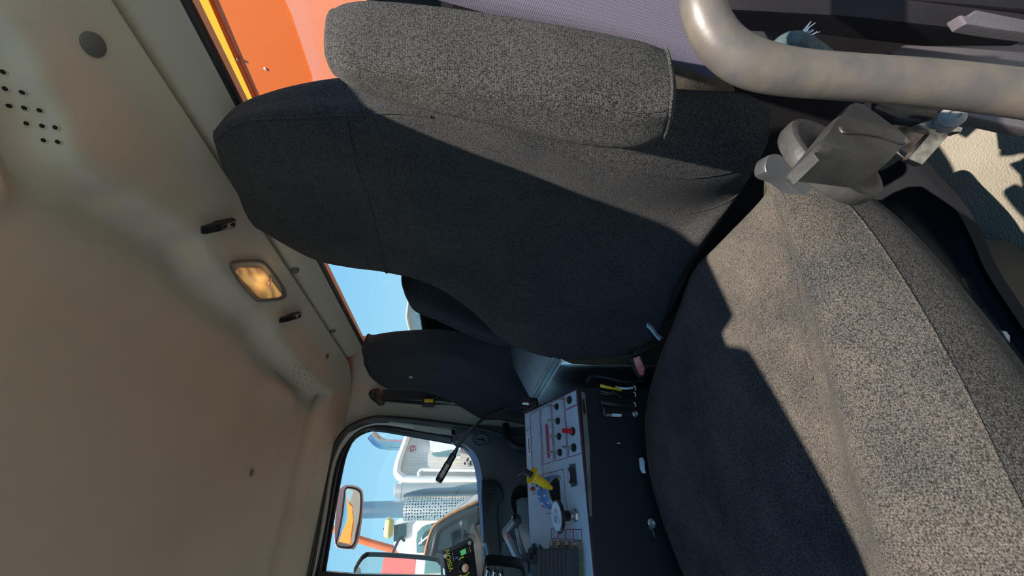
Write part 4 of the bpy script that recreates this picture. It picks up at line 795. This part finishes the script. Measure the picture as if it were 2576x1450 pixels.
# ------------------------------------------------------------------ outside: white truck beyond the passenger side
b = MB(); b.grid([[V((x, y, -2.1)) for x in (-40, -10, 0, 10, 40)] for y in (-40, -10, 0, 10, 60)]); obj('ground', b, 'ground', kind='structure', label='dusty yard ground')
tk = thing('parked_truck', 'white truck with chrome exhaust stacks parked beyond the passenger door', 'truck', at(1200,1250, Y=6.5) + V((0,0,-2.0)))
tk.location.z = CAMZ - 2.1
def wall(px, Y, th, nm, m_, par=None, bev=0, smooth=0, label=None):
    b = MB(); b.prism([at(x, y, Y=Y) for x, y in px], (0, th, 0), bev=bev, smooth=smooth); return obj(nm, b, m_, par or tk, label=label)
bx = wall([(1008,1198),(998,1190),(997,1180),(1003,1150),(1020,1105),(1030,1070),(1045,1020),(1700,1010),(1700,1214),(1020,1210)], 6.6, 2.2, 'body_panel', 'panelgrey')
b = MB(); b.tube([at(x, y, Y=6.55) for x, y in [(1700,1209),(1150,1209),(1030,1207),(1012,1202),(1003,1196),(999,1184),(1004,1158),(1018,1118),(1032,1080)]], lambda q_: .062 - .035*max(0, q_-.45), 14, 6); obj('corner_rail', b, 'whitepaint', tk)
b = MB(); b.tube([at(x, y, Y=6.4) for x, y in [(1055,1198),(1054,1190),(1062,1183),(1080,1182),(1260,1184),(1500,1186)]], .026, 10, 5); obj('grab_rail', b, 'whitepaint', tk)
sb_ = wall([(1080,1108),(1158,1098),(1158,1150),(1082,1130)], 6.35, .2, 'side_hatch', 'whitepaint')
wall([(1098,1150),(1088,1146),(1086,1140),(1098,1138),(1140,1138),(1150,1146),(1148,1150),(1110,1150)], 6.3, .05, 'hatch_window', 'blueglass', sb_)
lg = wall([(1030,1124),(1044,1121),(1046,1132),(1032,1136)], 6.57, .02, 'red_badge', 'red2', bx, label='small square red badge')
for x in (1033,1037,1041): wall([(x,1126),(x+1.4,1125.6),(x+1.8,1132),(x+.4,1132.6)], 6.56, .005, 'badge_letter', 'whitepaint', lg)
b = MB()
for (xa, ya_), (xb, yb_) in (((1169,1163),(1170,1170)),((1174,1156),(1175,1163)),((1183,1160),(1184,1171)),((1178,1152),(1177,1160))): b.tube([at(xa, ya_, Y=6.5), at(xb, yb_, Y=6.5)], .012, 6)
obj('body_lettering', b, 'vinyl', bx, label='faint black scribbled marks')
# exhausts
b = MB(); b.tube([at(x, y, Y=6.9) for x, y in [(936,1095),(945,1106),(957,1115),(975,1119),(1030,1121)]], .085, 20, 6); obj('exhaust_tip', b, 'chrome', tk, label='curved chrome exhaust tip')
def vcyl(xt, yt, xb, yb_, wpx, Y, nm, m_, par=None, label=None, extra=()):
    b = MB(); p0 = at(xt, yt, Y=Y); dep = p0.dot(F); r0 = wpx/2*dep/f; p1 = at(xb, yb_, Y=Y); L_ = p0.z - p1.z
    pr__ = [(r0*.96, 0), (r0, .01), (r0, L_)]; b.lathe(p0, (0,0,-1), pr__, 32); return obj(nm, b, m_, par or tk, label=label)
vcyl(905,1284, 1040,1284, 38, 6.3, 'exhaust_pipe', 'pipe'); hs_ = vcyl(1018,1281, 1700,1281, 54, 6.3, 'heat_shield', 'perf', label='perforated steel heat shield')
vcyl(1012,1233, 1700,1233, 44, 6.6, 'air_cleaner', 'greycyl')
b = MB(); c0 = at(1012,1233, Y=6.6); r0 = 22*c0.dot(F)/f; b.lathe(c0, (0,0,1), [(r0,0),(r0*.8,.09),(r0*.4,.12),(.01,.13)], 24); obj('air_cleaner_cap', b, 'greycyl', tk)
# cab of that truck with visor, window and beacon
cabb = wall([(996,1309),(990,1330),(988,1372),(1000,1392),(1030,1400),(1700,1400),(1700,1300),(1050,1302),(1005,1305)], 6.9, 1.8, 'cab_shell', 'whitepaint', bev=.01)
wall([(991,1322),(1022,1318),(1022,1350),(1000,1362),(990,1364)], 6.85, .04, 'visor_glass', 'darkglass', cabb)
dw = wall([(1038,1322),(1050,1308),(1500,1306),(1500,1396),(1040,1396),(1036,1370)], 6.85, .04, 'cab_door', 'whitepaint', cabb, bev=.01)
wall([(1050,1340),(1062,1326),(1075,1320),(1500,1318),(1500,1392),(1048,1392),(1047,1360)], 6.80, .04, 'door_glass', 'blueglass', dw)
wall([(1052,1368),(1085,1340),(1085,1345),(1054,1372)], 6.75, .03, 'glass_bar', 'whitepaint', dw); wall([(1058,1360),(1060,1349),(1062,1349),(1061,1372)], 6.75, .03, 'glass_bar', 'whitepaint', dw)
b = MB(); b.tube([at(x, y, Y=6.7) for x, y in [(988,1392),(1004,1358),(1012,1356),(1018,1363)]], .018, 8, 5); obj('mirror_stay', b, 'blackplastic', cabb)
b = MB(); p0, p1 = at(981,1304, Y=6.6), at(976,1355, Y=6.6); b.tube([p0.lerp(p1, i/10) for i in range(11)], lambda q_: .065*(1 - .6*(2*q_-1)**8), 16); obj('beacon_bar', b, 'beacon', cabb, label='yellow roof beacon')
b = MB(); b.tube([at(974,1325, Y=6.6), at(964,1332, Y=6.6)], .008, 6); obj('beacon_aerial', b, 'blackplastic', cabb)
# orange boom behind
bo = MB(); bo.tube([at(x, y, Y=9.5) for x, y in [(834,1330),(895,1355),(960,1375),(1020,1391),(1075,1402),(1200,1420)]], lambda q_: .06 + .02*q_, 12, 5)
obj('boom', bo, 'orangepole', label='orange boom rising past the oval mirror beyond the door window', cat='boom')
# orange body close behind the cab, seen through the rear window
ob = thing('orange_body', 'bright orange painted truck body right behind the rear window', 'truck body', (1.25, .5, -2.1)); ob.location.z = CAMZ - 2.1
def back(px, X, th, nm, m_, par=None, bev=0, label=None):
    n_ = V((-.95,-.1,.17)); b = MB(); b.prism([atp(x, y, V((X, .45, .2)), n_) for x, y in px], (th, 0, 0), bev=bev); return obj(nm, b, m_, par or ob, label=label)
bm_ = back([(455,-100),(480,-100),(570,105),(640,260),(700,400),(640,400),(560,230)], 1.185, .01, 'highlight_strip', 'amber', label='yellow orange highlight painted along the beam')  # light catching the beam, put in as a strip of amber colour
back([(486,-100),(530,0),(585,120),(640,240),(700,380),(650,380),(590,240),(500,40),(440,-100)], 1.19, .05, 'upper_beam', 'orange')
back([(478,-100),(620,-100),(700,-40),(735,40),(785,190),(830,330),(830,420),(690,400),(640,260)], 1.195, .05, 'side_plate', 'orange')
back([(640,-200),(1200,-200),(1300,420),(820,420),(785,190),(735,40),(700,-40)], 1.19, .05, 'lower_plate', 'orangelit')  # paler colour paints in the overexposed sun and sky reflection on orange metal
b = MB(); dk_ = [(x_, y_, .205*x_ - .02) for x_, y_ in ((1.1,-.7),(4.2,-.7),(4.2,2.3),(1.1,2.3))]; b.hexa(dk_, [(x_, y_, z_ - .08) for x_, y_, z_ in dk_]); obj('bounce_deck', b, 'bounce_deck', ob)  # unseen sloping surface, added to bounce orange sunlight onto the ceiling
for x, y, r_5 in ((598,150,.004),(668,173,.005)):
    b = MB(); b.lathe(atp(x, y, V((1.188 if r_5 < .0045 else 1.195, .45, .2)), V((-.95,-.1,.17))), (-1,0,0), [(r_5,-.002),(r_5,.002),(r_5*.6,.004),(.0005,.004)], 12); obj('rivet', b, 'rusty' if r_5 < .0045 else 'white', ob)
# site hut seen in the rear window between the seats
sh = thing('site_trailer', 'small grey white trailer top seen between the seats through the rear window', 'trailer', at(1060,815, X=12)); sh.location.z = CAMZ - 2.1
b = MB(); p0, p1 = at(1039,848, X=12), at(1090,790, X=12); b.prism([V((12, p0.y, p0.z)), V((12, p1.y, p0.z)), V((12, p1.y, -2.1)), V((12, p0.y, -2.1))], (2.4,0,0)); shw = obj('wall', b, 'greycyl', sh)
b = MB(); b.box((V((12, (p0.y + p1.y)/2, p0.z)) + V((1,0,.05))), (2.7, abs(p0.y - p1.y) + .25, .10), bev=.03); obj('roof_rim', b, 'whitepaint', sh)
b = MB(); b.prism([at(x, y, X=11.98) for x, y in [(1046,780),(1046,800),(1068,805),(1068,780)]], (.03,0,0)); obj('window_panel', b, 'blueglass', shw)
# yard behind this truck, caught only by the two side mirrors
bn = thing('barn', 'tan sided barn with a red roof reflected in the large side mirror', 'building', (19, 7.5, -2.1)); bn.location.z = CAMZ - 2.1
b = MB(); b.box((19,7.5,-.3), (5,9,3.6)); obj('wall', b, 'tan', bn)
b = MB(); b.prism([(16.2,2.8,1.5),(21.8,2.8,1.5),(19,2.8,3.2)], (0,9.4,0)); obj('roof', b, 'red2', bn)
wt = thing('white_truck', 'white truck with dark windows reflected in the large side mirror', 'truck', (11, 5.4, -2.1)); wt.location.z = CAMZ - 2.1
b = MB(); b.box((11,5.4,-.2), (2.2,2.2,2.4), bev=.15); cbn = obj('cab', b, 'whitepaint', wt)
b = MB(); b.box((9.88,5.4,.35), (.04,1.8,.8), bev=.015); obj('windshield', b, 'blueglass', cbn)
b = MB(); b.box((9.4,5.4,-.8), (1.2,1.7,1.1), bev=.1); obj('hood', b, 'whitepaint', wt)
b = MB()
for i in range(9): b.box((8.79,5.4,-1.15 + i*.09), (.04,1.2,.03))
obj('grille', b, 'vinyl', wt)['kind'] = 'stuff'
for sx_ in (9.3, 11.3):
    for sy_ in (4.5, 6.3):
        b = MB(); b.lathe((sx_, sy_ - .12, -1.62), (0,1,0), [(.2,-.01),(.44,0),(.48,.05),(.48,.2),(.44,.25),(.2,.26)], 24); obj('wheel', b, 'vinyl', wt)
